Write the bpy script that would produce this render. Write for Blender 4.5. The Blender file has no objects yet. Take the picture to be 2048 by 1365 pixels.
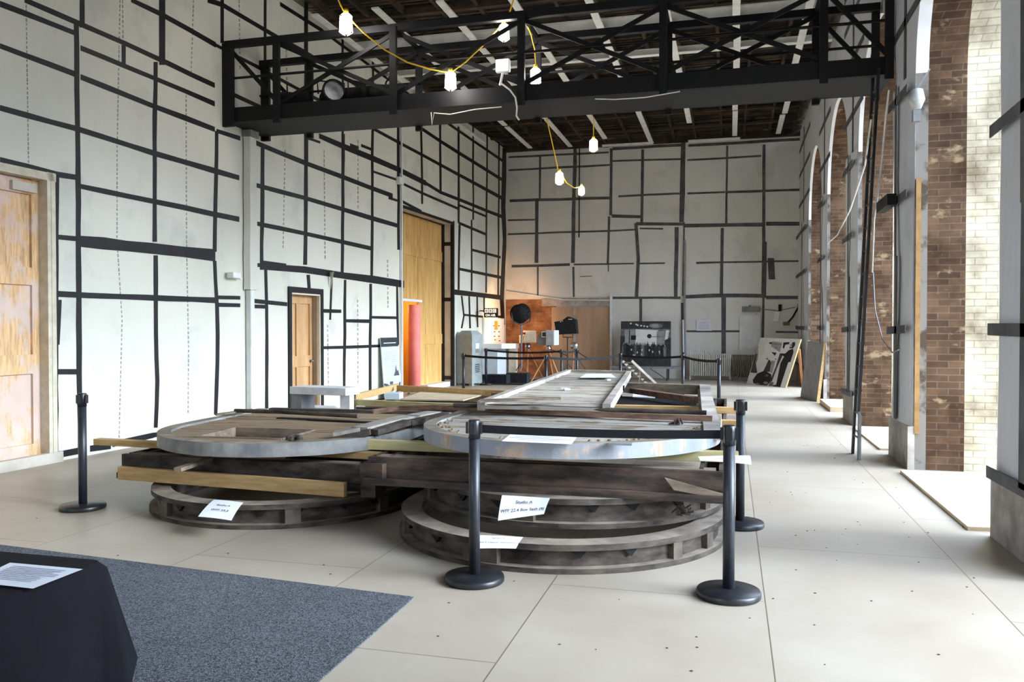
import bpy, bmesh, math, random
from mathutils import Vector, Matrix, Euler, noise
random.seed(7)
PI = math.pi
sc = bpy.context.scene
COL = sc.collection

# ------------------------------------------------------------------ camera
CAMZ, FPX = 1.57, 1640.0
ROT = Euler((math.radians(90 - 0.96), 0, math.radians(14.9)), 'XYZ').to_matrix()
cam = bpy.data.cameras.new('camera')
cam.sensor_width = 36.0
cam.lens = FPX / 2048 * 36.0
cam.clip_start, cam.clip_end = 0.05, 400
cam_o = bpy.data.objects.new('camera', cam)
cam_o.matrix_world = Matrix.Translation((0, 0, CAMZ)) @ ROT.to_4x4()
COL.objects.link(cam_o)
sc.camera = cam_o
ORG = Vector((0, 0, CAMZ))

def ray(px, py):
    return ROT @ Vector(((px - 1024) / FPX, -(py - 682.5) / FPX, -1))
def hit(px, py, p0, n):
    d = ray(px, py)
    return ORG + d * ((p0 - ORG).dot(n) / d.dot(n))
def F(px, py, z=0.0):                       # where a line of sight meets the level z
    return hit(px, py, Vector((0, 0, z)), Vector((0, 0, 1)))
def B(px, py, y):                           # ... the upright plane at depth y
    return hit(px, py, Vector((0, y, 0)), Vector((0, 1, 0)))
def Rw(px, py, x=1.93):
    return hit(px, py, Vector((x, 0, 0)), Vector((1, 0, 0)))
YB, XR, ZC = 25.5, 1.95, 7.3                # back wall, right wall, ceiling
LA, LB_ = Vector((-7.6, 8.0, 0)), Vector((-6.98, 25.5, 0))
LD = (LB_ - LA).normalized()
LN = Vector((LD.y, -LD.x, 0))               # into the room
def L(px, py, off=0.0):
    return hit(px, py, LA + LN * off, LN)
def Ls(px, py=655):
    return (L(px, py) - LA).dot(LD)
def LP(s, z, off=0.0):
    return LA + LD * s + LN * off + Vector((0, 0, z))

# ------------------------------------------------------------------ materials
def lin(c):
    return tuple(((v / 255) / 12.92 if v / 255 <= .04045 else (((v / 255) + .055) / 1.055) ** 2.4) for v in c) + (1,)
def nodes_of(name):
    m = bpy.data.materials.new(name); m.use_nodes = True
    nt = m.node_tree; nt.nodes.clear()
    out = nt.nodes.new('ShaderNodeOutputMaterial'); b = nt.nodes.new('ShaderNodeBsdfPrincipled')
    nt.links.new(b.outputs[0], out.inputs[0])
    return m, nt, b
def coords(nt, stretch=(1, 1, 1)):
    tc = nt.nodes.new('ShaderNodeTexCoord'); mp = nt.nodes.new('ShaderNodeMapping')
    mp.inputs['Scale'].default_value = stretch
    nt.links.new(tc.outputs['Object'], mp.inputs[0])
    return mp.outputs[0]
def noise_n(nt, vec, scale, detail=5, rough=.6):
    n = nt.nodes.new('ShaderNodeTexNoise'); n.inputs['Scale'].default_value = scale
    n.inputs['Detail'].default_value = detail; n.inputs['Roughness'].default_value = rough
    nt.links.new(vec, n.inputs['Vector']); return n.outputs['Fac']
def ramp(nt, fac, stops):
    r = nt.nodes.new('ShaderNodeValToRGB'); el = r.color_ramp.elements
    while len(el) < len(stops): el.new(.5)
    for e, (p, c) in zip(el, stops): e.position = p; e.color = c
    nt.links.new(fac, r.inputs[0]); return r.outputs[0]
def mixc(nt, fac, a, b, mode='MIX'):
    m = nt.nodes.new('ShaderNodeMix'); m.data_type = 'RGBA'; m.blend_type = mode
    for k, v in ((0, fac), (6, a), (7, b)):
        if isinstance(v, (float, int)): m.inputs[k].default_value = v
        elif isinstance(v, tuple): m.inputs[k].default_value = v
        else: nt.links.new(v, m.inputs[k])
    return m.outputs[2]
def bump(nt, b, h, strength, dist=.02):
    n = nt.nodes.new('ShaderNodeBump'); n.inputs['Strength'].default_value = strength
    n.inputs['Distance'].default_value = dist
    nt.links.new(h, n.inputs['Height']); nt.links.new(n.outputs[0], b.inputs['Normal'])
def M(name, c1, c2=None, scale=6, rough=.7, bmp=0.0, metal=0.0, stretch=(1, 1, 1), lo=.35, hi=.65, dist=.02, spec=.3):
    m, nt, b = nodes_of(name)
    b.inputs['Roughness'].default_value = rough; b.inputs['Metallic'].default_value = metal
    b.inputs['Specular IOR Level'].default_value = spec
    v = coords(nt, stretch)
    f = noise_n(nt, v, scale)
    nt.links.new(ramp(nt, f, [(lo, lin(c1)), (hi, lin(c2 or tuple(min(255, x * 1.1 + 4) for x in c1)))]), b.inputs['Base Color'])
    if bmp: bump(nt, b, f, bmp, dist)
    return m
def emit(name, c, s):
    m = bpy.data.materials.new(name); m.use_nodes = True; nt = m.node_tree; nt.nodes.clear()
    out = nt.nodes.new('ShaderNodeOutputMaterial'); e = nt.nodes.new('ShaderNodeEmission')
    e.inputs[0].default_value = lin(c); e.inputs[1].default_value = s
    nt.links.new(e.outputs[0], out.inputs[0]); return m

def lining_mat(name, c1, c2, stain):
    m, nt, b = nodes_of(name)
    b.inputs['Roughness'].default_value = .62; b.inputs['Specular IOR Level'].default_value = .2
    v = coords(nt)
    base = ramp(nt, noise_n(nt, v, .55, 3), [(.3, lin(c1)), (.7, lin(c2))])
    st = ramp(nt, noise_n(nt, v, .9, 5, .62), [(.56, (0, 0, 0, 1)), (.78, (1, 1, 1, 1))])
    mm = nt.nodes.new('ShaderNodeMath'); mm.operation = 'MULTIPLY'; mm.inputs[1].default_value = .55
    nt.links.new(st, mm.inputs[0])
    nt.links.new(mixc(nt, mm.outputs[0], base, lin(stain)), b.inputs['Base Color'])
    v2 = coords(nt, (1.2, 1.2, .5))
    bump(nt, b, noise_n(nt, v2, 1.6, 4, .5), .55, .12)
    return m
M_LIN = lining_mat('lining_white', (208, 208, 196), (219, 216, 203), (152, 158, 156))
M_LINB = lining_mat('lining_grey_white', (206, 204, 198), (220, 217, 208), (160, 158, 152))
M_LINR = lining_mat('lining_cool_grey', (198, 200, 203), (212, 213, 215), (158, 160, 164))
M_TAPE = M('tape_black', (9, 9, 12), (32, 33, 38), 3.5, .55, lo=.45, hi=.85, spec=.4)
M_TAPEB = M('tape_grey', (62, 63, 66), (92, 92, 92), 4, .6)
M_DASH = M('printed_dash', (120, 120, 116), (160, 160, 154), 9, .7)
M_GAN = M('gantry_steel', (9, 9, 10), (17, 17, 19), 6, .6, metal=.0)
M_BLK = M('black_satin', (22, 23, 26), (32, 33, 38), 30, .38, spec=.5)
M_BLKM = M('black_matt', (16, 16, 17), (28, 27, 27), 12, .8)
M_POST = M('post_powder_coat', (30, 32, 38), (40, 43, 50), 60, .42, spec=.5)
M_BELT = M('belt_webbing', (17, 18, 21), (27, 28, 32), 90, .85)
M_CHROME = M('bright_metal', (150, 152, 156), (190, 192, 196), 20, .25, metal=.9)
M_NEWW = M('new_softwood', (180, 142, 90), (204, 170, 120), 4, .6, .15, stretch=(1, 8, 8))
M_NEWG = M('greenish_softwood', (170, 156, 108), (190, 178, 132), 4, .6, .15, stretch=(1, 8, 8))
M_OLDW = M('dusty_old_wood', (98, 84, 70), (146, 130, 112), 3.5, .85, .35, stretch=(1, 3, 3))
M_BLOCK = M('dusty_block_wood', (72, 63, 55), (108, 97, 86), 4, .9, .3)
M_DARKW = M('grimy_dark_wood', (44, 38, 34), (92, 83, 74), 3, .85, .4, stretch=(1.5, 1.5, 4))
M_BRNW = M('red_brown_wood', (104, 78, 64), (148, 116, 96), 4, .8, .25, stretch=(1, 6, 6))
M_SASH = M('stained_sash_wood', (46, 38, 35), (104, 86, 74), 2.6, .8, .35, stretch=(1, 2, 4), lo=.4, hi=.72)
M_RIMG = M('grey_painted_rim', (112, 112, 112), (160, 158, 152), 3, .65, .25, lo=.4, hi=.7)
M_RIMD = M('dusty_rim_wood', (112, 100, 88), (152, 140, 124), 5, .9, .3)
M_WPAINT = M('white_painted_wood', (206, 206, 208), (232, 232, 234), 5, .6, .1)
M_GPAINT = M('grey_white_painted_wood', (138, 130, 122), (180, 172, 162), 4, .7, .2)
M_PLY = M('pale_plywood', (196, 176, 146), (214, 198, 170), 3, .7)
M_PAPER = M('white_paper', (236, 238, 246), (244, 245, 250), 3, .7)
M_INK = M('grey_ink', (70, 70, 78), (84, 84, 92), 9, .8)
M_INKL = M('pale_print', (160, 162, 176), (182, 184, 196), 9, .8)
M_CAB = M('grey_green_enamel', (142, 150, 150), (156, 164, 164), 8, .45)
M_CAMG = M('light_grey_enamel', (160, 168, 176), (178, 184, 190), 8, .4)
M_CAMD = M('mid_grey_enamel', (116, 116, 112), (130, 130, 126), 8, .5)
M_CREAM = M('cream_enamel', (214, 196, 168), (230, 214, 190), 8, .45)
M_TRIPW = M('varnished_tripod_wood', (164, 108, 66), (192, 136, 88), 8, .5, stretch=(2, 2, .4))
M_RED = M('dark_red_paint', (104, 26, 24), (130, 38, 34), 8, .5)
M_PINK = M('salmon_pink_foam', (240, 130, 124), (246, 148, 140), 3, .6)
M_YEL = M('yellow_cable', (226, 176, 40), (240, 196, 60), 20, .5)
M_WCAB = M('white_cable', (206, 204, 196), (224, 222, 214), 20, .6)
M_GREY = M('mid_grey', (120, 120, 122), (140, 140, 142), 8, .6)
M_PIPE = M('white_pipe_paint', (206, 208, 208), (224, 226, 226), 5, .5)
M_RADW = M('cream_radiator_paint', (206, 202, 190), (222, 218, 208), 8, .5)
M_RADB = M('brown_radiator_paint', (112, 98, 84), (132, 118, 102), 8, .6)
M_CLOTH = M('black_tablecloth', (7, 7, 12), (12, 12, 20), 14, .9, .15)
M_LENS = M('dusty_lens', (150, 152, 152), (196, 198, 198), 6, .15, spec=.8)
M_BULB = emit('lamp_glow', (255, 250, 246), 90.0)
M_CAGE = M('lamp_cage_wire', (214, 200, 160), (226, 214, 180), 9, .5)
M_SIGNW = emit('lit_sign_white', (255, 236, 214), 1.3)
M_AMBER = emit('lit_amber_window', (255, 170, 70), 1.2)
M_WHITE = M('plain_white', (228, 228, 226), (238, 238, 236), 5, .6)
M_ORANGE = M('orange_yellow_paint', (226, 168, 62), (234, 180, 76), 2, .7)
M_HARD = M('brown_hardboard', (164, 136, 110), (182, 154, 126), 1.5, .8, stretch=(3, 1, .4))
M_CASE = M('black_crate_cloth', (22, 24, 27), (38, 40, 44), 9, .8)
M_PLAST = M('grey_plaster', (176, 168, 156), (204, 196, 184), 2, .8, .2)
M_STEELG = M('ladder_black_paint', (14, 15, 18), (28, 30, 36), 5, .4, spec=.5)

def carpet_mat():
    m, nt, b = nodes_of('carpet_pile'); b.inputs['Roughness'].default_value = .95; b.inputs['Specular IOR Level'].default_value = .1
    v = coords(nt)
    a = ramp(nt, noise_n(nt, v, 85, 3, .8), [(.38, lin((56, 58, 64))), (.62, lin((122, 125, 131)))])
    bb = ramp(nt, noise_n(nt, v, .8, 3), [(.3, lin((200, 200, 200))), (.7, lin((255, 255, 255)))])
    nt.links.new(mixc(nt, .6, a, bb, 'MULTIPLY'), b.inputs['Base Color'])
    bump(nt, b, noise_n(nt, v, 150, 2), .8, .01); return m
M_CARPET = carpet_mat()

def floor_mat():
    m, nt, b = nodes_of('floor_sheets'); b.inputs['Roughness'].default_value = .42; b.inputs['Specular IOR Level'].default_value = .6
    tc = nt.nodes.new('ShaderNodeTexCoord'); sp = nt.nodes.new('ShaderNodeSeparateXYZ'); cb = nt.nodes.new('ShaderNodeCombineXYZ')
    nt.links.new(tc.outputs['Object'], sp.inputs[0])
    ad = nt.nodes.new('ShaderNodeMath'); ad.operation = 'ADD'; ad.inputs[1].default_value = -.2 + 12.5
    nt.links.new(sp.outputs[0], ad.inputs[0]); nt.links.new(sp.outputs[1], cb.inputs[0]); nt.links.new(ad.outputs[0], cb.inputs[1])
    br = nt.nodes.new('ShaderNodeTexBrick'); nt.links.new(cb.outputs[0], br.inputs['Vector'])
    for k, v in (('Scale', 1), ('Mortar Size', .004), ('Brick Width', 2.44), ('Row Height', 1.25), ('Bias', 0), ('Mortar Smooth', .3)):
        br.inputs[k].default_value = v
    br.inputs['Color1'].default_value = lin((168, 157, 142)); br.inputs['Color2'].default_value = lin((174, 163, 148))
    br.inputs['Mortar'].default_value = lin((112, 98, 80))
    v = coords(nt)
    d1 = ramp(nt, noise_n(nt, v, .7, 5), [(.3, lin((226, 220, 212))), (.65, lin((255, 255, 255)))])
    c = mixc(nt, 1.0, br.outputs['Color'], d1, 'MULTIPLY')
    sp2 = ramp(nt, noise_n(nt, v, 9, 3, .7), [(.66, (0, 0, 0, 1)), (.78, (1, 1, 1, 1))])
    mm = nt.nodes.new('ShaderNodeMath'); mm.operation = 'MULTIPLY'; mm.inputs[1].default_value = .3; nt.links.new(sp2, mm.inputs[0])
    nt.links.new(mixc(nt, mm.outputs[0], c, lin((120, 104, 88))), b.inputs['Base Color'])
    return m
M_FLOOR = floor_mat()

def brick_mat(name, c1, c2, mort, scale=1.0, rough=.9, patch=None):
    m, nt, b = nodes_of(name); b.inputs['Roughness'].default_value = rough; b.inputs['Specular IOR Level'].default_value = .15
    tc = nt.nodes.new('ShaderNodeTexCoord'); sp = nt.nodes.new('ShaderNodeSeparateXYZ'); cb = nt.nodes.new('ShaderNodeCombineXYZ')
    nt.links.new(tc.outputs['Object'], sp.inputs[0])
    ad = nt.nodes.new('ShaderNodeMath'); ad.operation = 'ADD'
    nt.links.new(sp.outputs[0], ad.inputs[0]); nt.links.new(sp.outputs[1], ad.inputs[1])
    nt.links.new(ad.outputs[0], cb.inputs[0]); nt.links.new(sp.outputs[2], cb.inputs[1])
    br = nt.nodes.new('ShaderNodeTexBrick'); nt.links.new(cb.outputs[0], br.inputs['Vector'])
    for k, v in (('Scale', scale), ('Mortar Size', .007), ('Brick Width', .225), ('Row Height', .075), ('Bias', 0), ('Mortar Smooth', .4)):
        br.inputs[k].default_value = v
    br.inputs['Color1'].default_value = lin(c1); br.inputs['Color2'].default_value = lin(c2); br.inputs['Mortar'].default_value = lin(mort)
    v = coords(nt)
    g = ramp(nt, noise_n(nt, v, 2.2, 5), [(.3, lin((150, 140, 130))), (.7, lin((255, 255, 255)))])
    c = mixc(nt, 1.0, br.outputs['Color'], g, 'MULTIPLY')
    if patch:
        f = ramp(nt, noise_n(nt, coords(nt, (1, 1, 1.6)), 3.1, 4), [(.6, (0, 0, 0, 1)), (.68, (1, 1, 1, 1))])
        mm = nt.nodes.new('ShaderNodeMath'); mm.operation = 'MULTIPLY'; mm.inputs[1].default_value = .7; nt.links.new(f, mm.inputs[0])
        c = mixc(nt, mm.outputs[0], c, lin(patch))
    nt.links.new(c, b.inputs['Base Color'])
    bump(nt, b, br.outputs['Fac'], -.6, .02)
    return m
M_BRICK = brick_mat('brown_brick', (112, 86, 64), (84, 62, 46), (112, 96, 80), patch=(150, 130, 100))
M_CBRICK = brick_mat('cream_painted_brick', (208, 198, 172), (214, 204, 180), (176, 166, 142))
M_OBRICK = brick_mat('orange_brick', (172, 122, 86), (150, 104, 74), (164, 124, 92), patch=(178, 130, 92))

def flaky(name, paint, wood, thr=.5, stretch=(1, 2.2, 1), scale=3.2):
    m, nt, b = nodes_of(name); b.inputs['Roughness'].default_value = .85; b.inputs['Specular IOR Level'].default_value = .2
    v = coords(nt, stretch)
    f = noise_n(nt, v, scale, 7, .62)
    w = ramp(nt, noise_n(nt, coords(nt, (1, 9, 1)), 4, 4), [(.3, lin(wood)), (.7, lin(tuple(min(255, x * 1.35) for x in wood)))])
    p = ramp(nt, noise_n(nt, v, 1.2, 3), [(.3, lin(tuple(x * .88 for x in paint))), (.7, lin(paint))])
    k = ramp(nt, f, [(thr - .03, (1, 1, 1, 1)), (thr + .05, (0, 0, 0, 1))])
    nt.links.new(mixc(nt, k, w, p), b.inputs['Base Color'])
    bump(nt, b, f, .5, .02); return m
M_FLAKE = flaky('flaking_white_paint', (182, 174, 162), (118, 100, 82), .56)
M_FLAKED = flaky('dusty_boarding', (150, 130, 106), (112, 92, 72), .56)
M_RIMW = flaky('worn_white_rim', (160, 165, 172), (158, 138, 120), .54)
M_DOORW = flaky('stripped_pine', (226, 202, 188), (178, 146, 110), .47, (1.3, 1.3, .8), 1.9)
M_DOORP = M('pine_boarding', (190, 144, 80), (214, 174, 108), 2.5, .6, .1, stretch=(3, 3, .5))
M_DOORB = M('brown_pine_door', (182, 142, 98), (206, 166, 120), 2.5, .6, .1, stretch=(3, 3, .5))
M_CEIL = M('dark_ceiling_boards', (20, 17, 15), (44, 37, 31), 2, .9, .3)
M_LATH = M('old_ceiling_lath', (40, 33, 28), (86, 68, 52), 2, .9, .3)
M_JOIST = M('brown_joist', (36, 29, 24), (72, 56, 43), 2, .85, .2)
M_BATW = M('white_batten_paint', (208, 206, 200), (228, 226, 220), 4, .7)

# ------------------------------------------------------------------ mesh builder
class MB:
    def __init__(s): s.v, s.f, s.m, s.sm = [], [], [], []
    def add(s, verts, faces, mi=0, smooth=False):
        o = len(s.v); s.v += [Vector(p) for p in verts]
        for f in faces: s.f.append([o + i for i in f]); s.m.append(mi); s.sm.append(smooth)
        return s
    def frame(s, c, ax, ay, az, sx, sy, sz, mi=0):      # box from centre, axes and sizes
        c = Vector(c); ax, ay, az = Vector(ax) * sx / 2, Vector(ay) * sy / 2, Vector(az) * sz / 2
        P = [c + ax * i + ay * j + az * k for k in (-1, 1) for j in (-1, 1) for i in (-1, 1)]
        return s.add(P, [(0, 2, 3, 1), (4, 5, 7, 6), (0, 1, 5, 4), (2, 6, 7, 3), (0, 4, 6, 2), (1, 3, 7, 5)], mi)
    def box(s, c, size, rz=0, mi=0):
        return s.frame(c, (math.cos(rz), math.sin(rz), 0), (-math.sin(rz), math.cos(rz), 0), (0, 0, 1), *size, mi)
    def bar(s, p0, p1, w, h, mi=0, up=(0, 0, 1)):        # rectangular bar along p0-p1; w across, h along up
        p0, p1 = Vector(p0), Vector(p1); d = (p1 - p0); l = d.length; d = d.normalized(); up = Vector(up)
        if abs(d.dot(up)) > .98: up = Vector((1, 0, 0))
        side = d.cross(up).normalized(); u = side.cross(d).normalized()
        return s.frame((p0 + p1) / 2, d, side, u, l, w, h, mi)
    def tube(s, pts, r, n=8, mi=0, r2=None):
        pts = [Vector(p) for p in pts]; rings = []; prev = None
        for i, p in enumerate(pts):
            d = (pts[min(i + 1, len(pts) - 1)] - pts[max(i - 1, 0)]).normalized()
            a = prev if prev is not None and abs(prev.dot(d)) < .9 else (Vector((0, 0, 1)) if abs(d.z) < .9 else Vector((1, 0, 0)))
            x = (a - d * a.dot(d)).normalized(); prev = x; y = d.cross(x)
            rr = r if r2 is None else r + (r2 - r) * i / (len(pts) - 1)
            rings.append([p + x * rr * math.cos(t * 2 * PI / n) + y * rr * math.sin(t * 2 * PI / n) for t in range(n)])
        V = [q for rg in rings for q in rg]; Fc = []
        for i in range(len(pts) - 1):
            for t in range(n):
                Fc.append((i * n + t, i * n + (t + 1) % n, (i + 1) * n + (t + 1) % n, (i + 1) * n + t))
        s.add(V, Fc, mi, True)
        k = (len(pts) - 1) * n
        return s.add(rings[0], [tuple(reversed(range(n)))], mi).add(rings[-1], [tuple(range(n))], mi)
    def lathe(s, prof, c=(0, 0, 0), n=28, mi=0, axis=None, smooth=True):
        c = Vector(c); az = Vector(axis or (0, 0, 1)).normalized()
        ax = az.orthogonal().normalized(); ay = az.cross(ax)
        V, Fc = [], []
        for r, z in prof:
            for t in range(n):
                a = 2 * PI * t / n; V.append(c + ax * r * math.cos(a) + ay * r * math.sin(a) + az * z)
        for i in range(len(prof) - 1):
            for t in range(n):
                Fc.append((i * n + t, i * n + (t + 1) % n, (i + 1) * n + (t + 1) % n, (i + 1) * n + t))
        s.add(V, Fc, mi, smooth)
        return s
    def poly(s, pts, ext, mi=0):                         # flat polygon extruded by a vector
        pts = [Vector(p) for p in pts]; e = Vector(ext); n = len(pts)
        V = pts + [p + e for p in pts]
        return s.add(V, [tuple(range(n)), tuple(reversed(range(n, 2 * n)))] + [(i, n + i, n + (i + 1) % n, (i + 1) % n) for i in range(n)], mi)
    def xform(s, mat, start=0):
        for i in range(start, len(s.v)): s.v[i] = mat @ s.v[i]
        return s
    def build(s, name, mats, parent=None, local=False, bevel=0.0, origin=None):
        me = bpy.data.meshes.new(name); o = bpy.data.objects.new(name, me); COL.objects.link(o)
        if parent is not None:
            o.parent = parent; base = Vector((0, 0, 0)) if local else root_loc(parent)
        else:
            if origin is not None: base = Vector(origin)
            else:
                xs = [p.x for p in s.v]; ys = [p.y for p in s.v]; zs = [p.z for p in s.v]
                base = Vector(((min(xs) + max(xs)) / 2, (min(ys) + max(ys)) / 2, min(zs)))
            o.location = base
        me.from_pydata([p - base for p in s.v], [], s.f)
        for m in (mats if isinstance(mats, (list, tuple)) else [mats]): me.materials.append(m)
        for p, mi, sm in zip(me.polygons, s.m, s.sm): p.material_index = mi; p.use_smooth = sm
        bm = bmesh.new(); bm.from_mesh(me); bmesh.ops.recalc_face_normals(bm, faces=bm.faces); bm.to_mesh(me); bm.free()
        if bevel:
            b = o.modifiers.new('bevel', 'BEVEL'); b.width = bevel; b.segments = 2; b.limit_method = 'ANGLE'
        return o
def root_loc(o):
    l = Vector(o.location)
    while o.parent: o = o.parent; l += o.location
    return l
def tag(o, label, cat, group=None, kind=None):
    o['label'] = label; o['category'] = cat
    if group: o['group'] = group
    if kind: o['kind'] = kind
    return o
def thing(name, label, cat, loc=(0, 0, 0), group=None):
    o = bpy.data.objects.new(name, None); COL.objects.link(o); o.location = loc; o.empty_display_size = .1
    return tag(o, label, cat, group)
def struct(o): o['kind'] = 'structure'; return o
def V3(*a): return Vector(a)

def text_into(mb, s, size, origin, xd, yd, mi=0, align='CENTER', bold=0.0):
    cu = bpy.data.curves.new('t', 'FONT'); cu.body = s; cu.size = size; cu.align_x = align; cu.offset = bold
    o = bpy.data.objects.new('t', cu); COL.objects.link(o)
    bpy.context.view_layer.update()
    me = bpy.data.meshes.new_from_object(o)
    V = [Vector(origin) + Vector(xd) * v.co.x + Vector(yd) * v.co.y for v in me.vertices]
    mb.add(V, [tuple(p.vertices) for p in me.polygons], mi)
    bpy.data.objects.remove(o); bpy.data.curves.remove(cu); bpy.data.meshes.remove(me)

def strips(mb, lines, proj, push, sx=1.0, ox=0, oy=0, mi=0, thick=.004, jitter=.6):
    """tapes: each (points..., width) in photo pixels -> thin raised strips on the surface `proj` returns"""
    for ln in lines:
        *pts, w = ln
        pts = [(pts[i] / sx + ox, pts[i + 1] / sx + oy) for i in range(0, len(pts), 2)]
        w = w / sx
        dense = []
        for i in range(len(pts) - 1):
            a, b = pts[i], pts[i + 1]; n = max(1, int(math.hypot(b[0] - a[0], b[1] - a[1]) / 45))
            for k in range(n): dense.append((a[0] + (b[0] - a[0]) * k / n, a[1] + (b[1] - a[1]) * k / n))
        dense.append(pts[-1])
        Lf, Rt = [], []
        for i, p in enumerate(dense):
            a, b = dense[max(0, i - 1)], dense[min(len(dense) - 1, i + 1)]
            dx, dy = b[0] - a[0], b[1] - a[1]; l = math.hypot(dx, dy) or 1
            nx, ny = -dy / l, dx / l
            if abs(dx) > abs(dy): nx, ny = 0, (1 if ny > 0 else -1)
            else: nx, ny = (1 if nx > 0 else -1), 0
            j = random.uniform(-jitter, jitter) if 0 < i < len(dense) - 1 else 0
            ww = w * random.uniform(.88, 1.1) / 2
            Lf.append(proj(p[0] + nx * (j + ww), p[1] + ny * (j + ww))); Rt.append(proj(p[0] + nx * (j - ww), p[1] + ny * (j - ww)))
        n = len(dense); e = Vector(push)
        e0, e1 = e * .0005 / e.length, e * thick / e.length
        jz = random.uniform(0, .0015)
        V = [p + e0 for p in Lf] + [p + e0 for p in Rt] + [p + e1 + e1 * jz * 100 for p in Lf] + [p + e1 + e1 * jz * 100 for p in Rt]
        Fc = []
        for i in range(n - 1):
            Fc += [(2 * n + i, 2 * n + i + 1, 3 * n + i + 1, 3 * n + i), (i, i + 1, 2 * n + i + 1, 2 * n + i), (n + i, 3 * n + i, 3 * n + i + 1, n + i + 1)]
        Fc += [(0, 2 * n, 3 * n, n), (n - 1, 2 * n - 1, 4 * n - 1, 3 * n - 1)]
        mb.add(V, Fc, mi)

# ================================================================== SHELL
fl = MB().box((-2.5, 10.7, -.05), (13.4, 30.4, .1)).build('floor', M_FLOOR, origin=(0, 0, 0)); struct(fl)

# ---- left wall with three doorways
sD1R = Ls(108); sD1L = sD1R - 1.75; zD1 = L(108, 349).z
sD2L, sD2R = Ls(580), Ls(640); zD2 = L(610, 585).z
sD3L, sD3R = Ls(806), Ls(906); zD3 = L(806, 416).z
S0, S1 = -12.2, (LB_ - LA).length
mb = MB()
def lq(mb, s0, s1, z0, z1, mi=0, o=0.0):
    n = max(1, int((s1 - s0) / 1.2)); m = max(1, int((z1 - z0) / 1.2))
    for i in range(n):
        for j in range(m):
            a, b = s0 + (s1 - s0) * i / n, s0 + (s1 - s0) * (i + 1) / n; c, d = z0 + (z1 - z0) * j / m, z0 + (z1 - z0) * (j + 1) / m
            mb.add([LP(a, c, o), LP(b, c, o), LP(b, d, o), LP(a, d, o)], [(0, 1, 2, 3)], mi)
cuts = [S0, sD1L, sD1R, sD2L, sD2R, sD3L, sD3R, S1]
for i in (0, 2, 4, 6): lq(mb, cuts[i], cuts[i + 1], 0, ZC)
for (a, b, z) in ((sD1L, sD1R, zD1), (sD2L, sD2R, zD2), (sD3L, sD3R, zD3)): lq(mb, a, b, z, ZC)
DEP = {1: .14, 2: .2, 3: .34}
for k, (a, b, z) in enumerate(((sD1L, sD1R, zD1), (sD2L, sD2R, zD2), (sD3L, sD3R, zD3)), 1):
    d = -DEP[k]
    mb.add([LP(a, 0), LP(a, z), LP(a, z, d), LP(a, 0, d)], [(0, 1, 2, 3)], 1)
    mb.add([LP(b, 0), LP(b, z), LP(b, z, d), LP(b, 0, d)], [(0, 1, 2, 3)], 1)
    mb.add([LP(a, z), LP(b, z), LP(b, z, d), LP(a, z, d)], [(0, 1, 2, 3)], 1)
wl = struct(mb.build('wall_left', [M_LIN, M_PLAST], origin=(0, 0, 0)))

TL = [
 (49,0,161,49,250,87,429,171,11),(457,185,520,214,8),(0,8,154,68,11),(161,96,307,156,429,208,10),
 (0,92,154,150,11),(161,154,307,212,429,259,11),(433,262,480,277,9),(500,281,612,327,10),(612,327,682,353,785,392,9),
 (0,216,154,258,307,307,478,356,11),(506,369,610,396,682,418,796,452,9),
 (0,320,114,349,159,356,12),(161,373,307,403,478,439,10),(506,446,610,468,741,497,9),
 (112,474,154,478,11),(161,483,300,497,430,511,23),(509,530,523,531,8),(521,533,610,540,686,551,808,569,14),(523,527,572,533,12),
 (112,588,244,594,431,601,11),(433,595,480,596,7),(433,610,480,611,8),(504,602,574,609,9),(504,613,531,614,8),
 (642,622,682,623,7),(114,744,156,744,10),(112,911,158,902,14),(180,898,221,892,13),(225,889,307,871,11),(307,871,480,836,9),
 (690,642,741,643,7),(743,635,793,636,5),(643,696,765,692,6),
 (262,0,322,28,431,90,10),(431,90,555,156,645,204,797,285,900,340,1010,400,7),(415,0,445,10,555,75,645,126,10),
 (645,126,881,283,1006,361,7),(560,8,645,62,8),(645,62,899,249,1007,323,6),
 (638,272,796,339,11),(796,339,852,367,10),(852,367,881,385,974,422,1005,434,7),
 (745,343,797,361,5),(800,365,844,387,917,418,5),(919,411,974,434,5),(777,396,796,402,5),(802,402,843,424,6),
 (917,446,974,470,6),(944,500,1001,515,5),(917,538,1005,556,6),(907,583,1006,596,9),(907,585,950,590,9),
 (610,275,640,285,5),(700,290,717,296,6),(722,291,745,300,6),
 (152,45,156,360,158,745,160,905,10),(311,124,309,281,309,484,8),(311,511,311,669,314,762,311,856,8),
 (433,262,429,504,7),(429,522,434,612,435,725,431,830,7),(164,0,164,55,9),(324,0,324,130,11),(444,0,444,86,7),(247,90,247,130,8),
 (530,0,530,215,5),(612,0,612,330,8),(685,72,685,285,4),(745,92,746,262,4),
 (525,292,523,540,7),(612,288,610,530,7),(616,550,618,577,6),(686,268,684,548,6),(690,560,688,778,5),(745,260,743,555,5),(741,568,740,785,5),
 (796,200,797,500,5),(794,572,796,690,4),(531,537,533,616,533,818,6),(842,260,844,408,4),(880,260,881,388,4),(917,240,917,446,4),(919,450,917,580,4),
 (946,255,946,440,3),(943,440,943,582,3),(974,260,972,586,3),(998,285,996,590,3),
 (923,592,927,632,923,657,3),(938,593,940,657,3),(954,594,955,655,3),(968,596,968,625,3),(927,630,966,634,4),(996,634,1008,634,5),
 (842,150,842,260,4),(880,200,880,260,4),(1009,296,1006,415,1009,480,1004,600,1006,650,8),
 (114,350,112,474,112,588,112,911,8),(118,600,114,690,10),(631,0,951,247,1009,294,7),(663,560,660,640,4),
]
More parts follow.
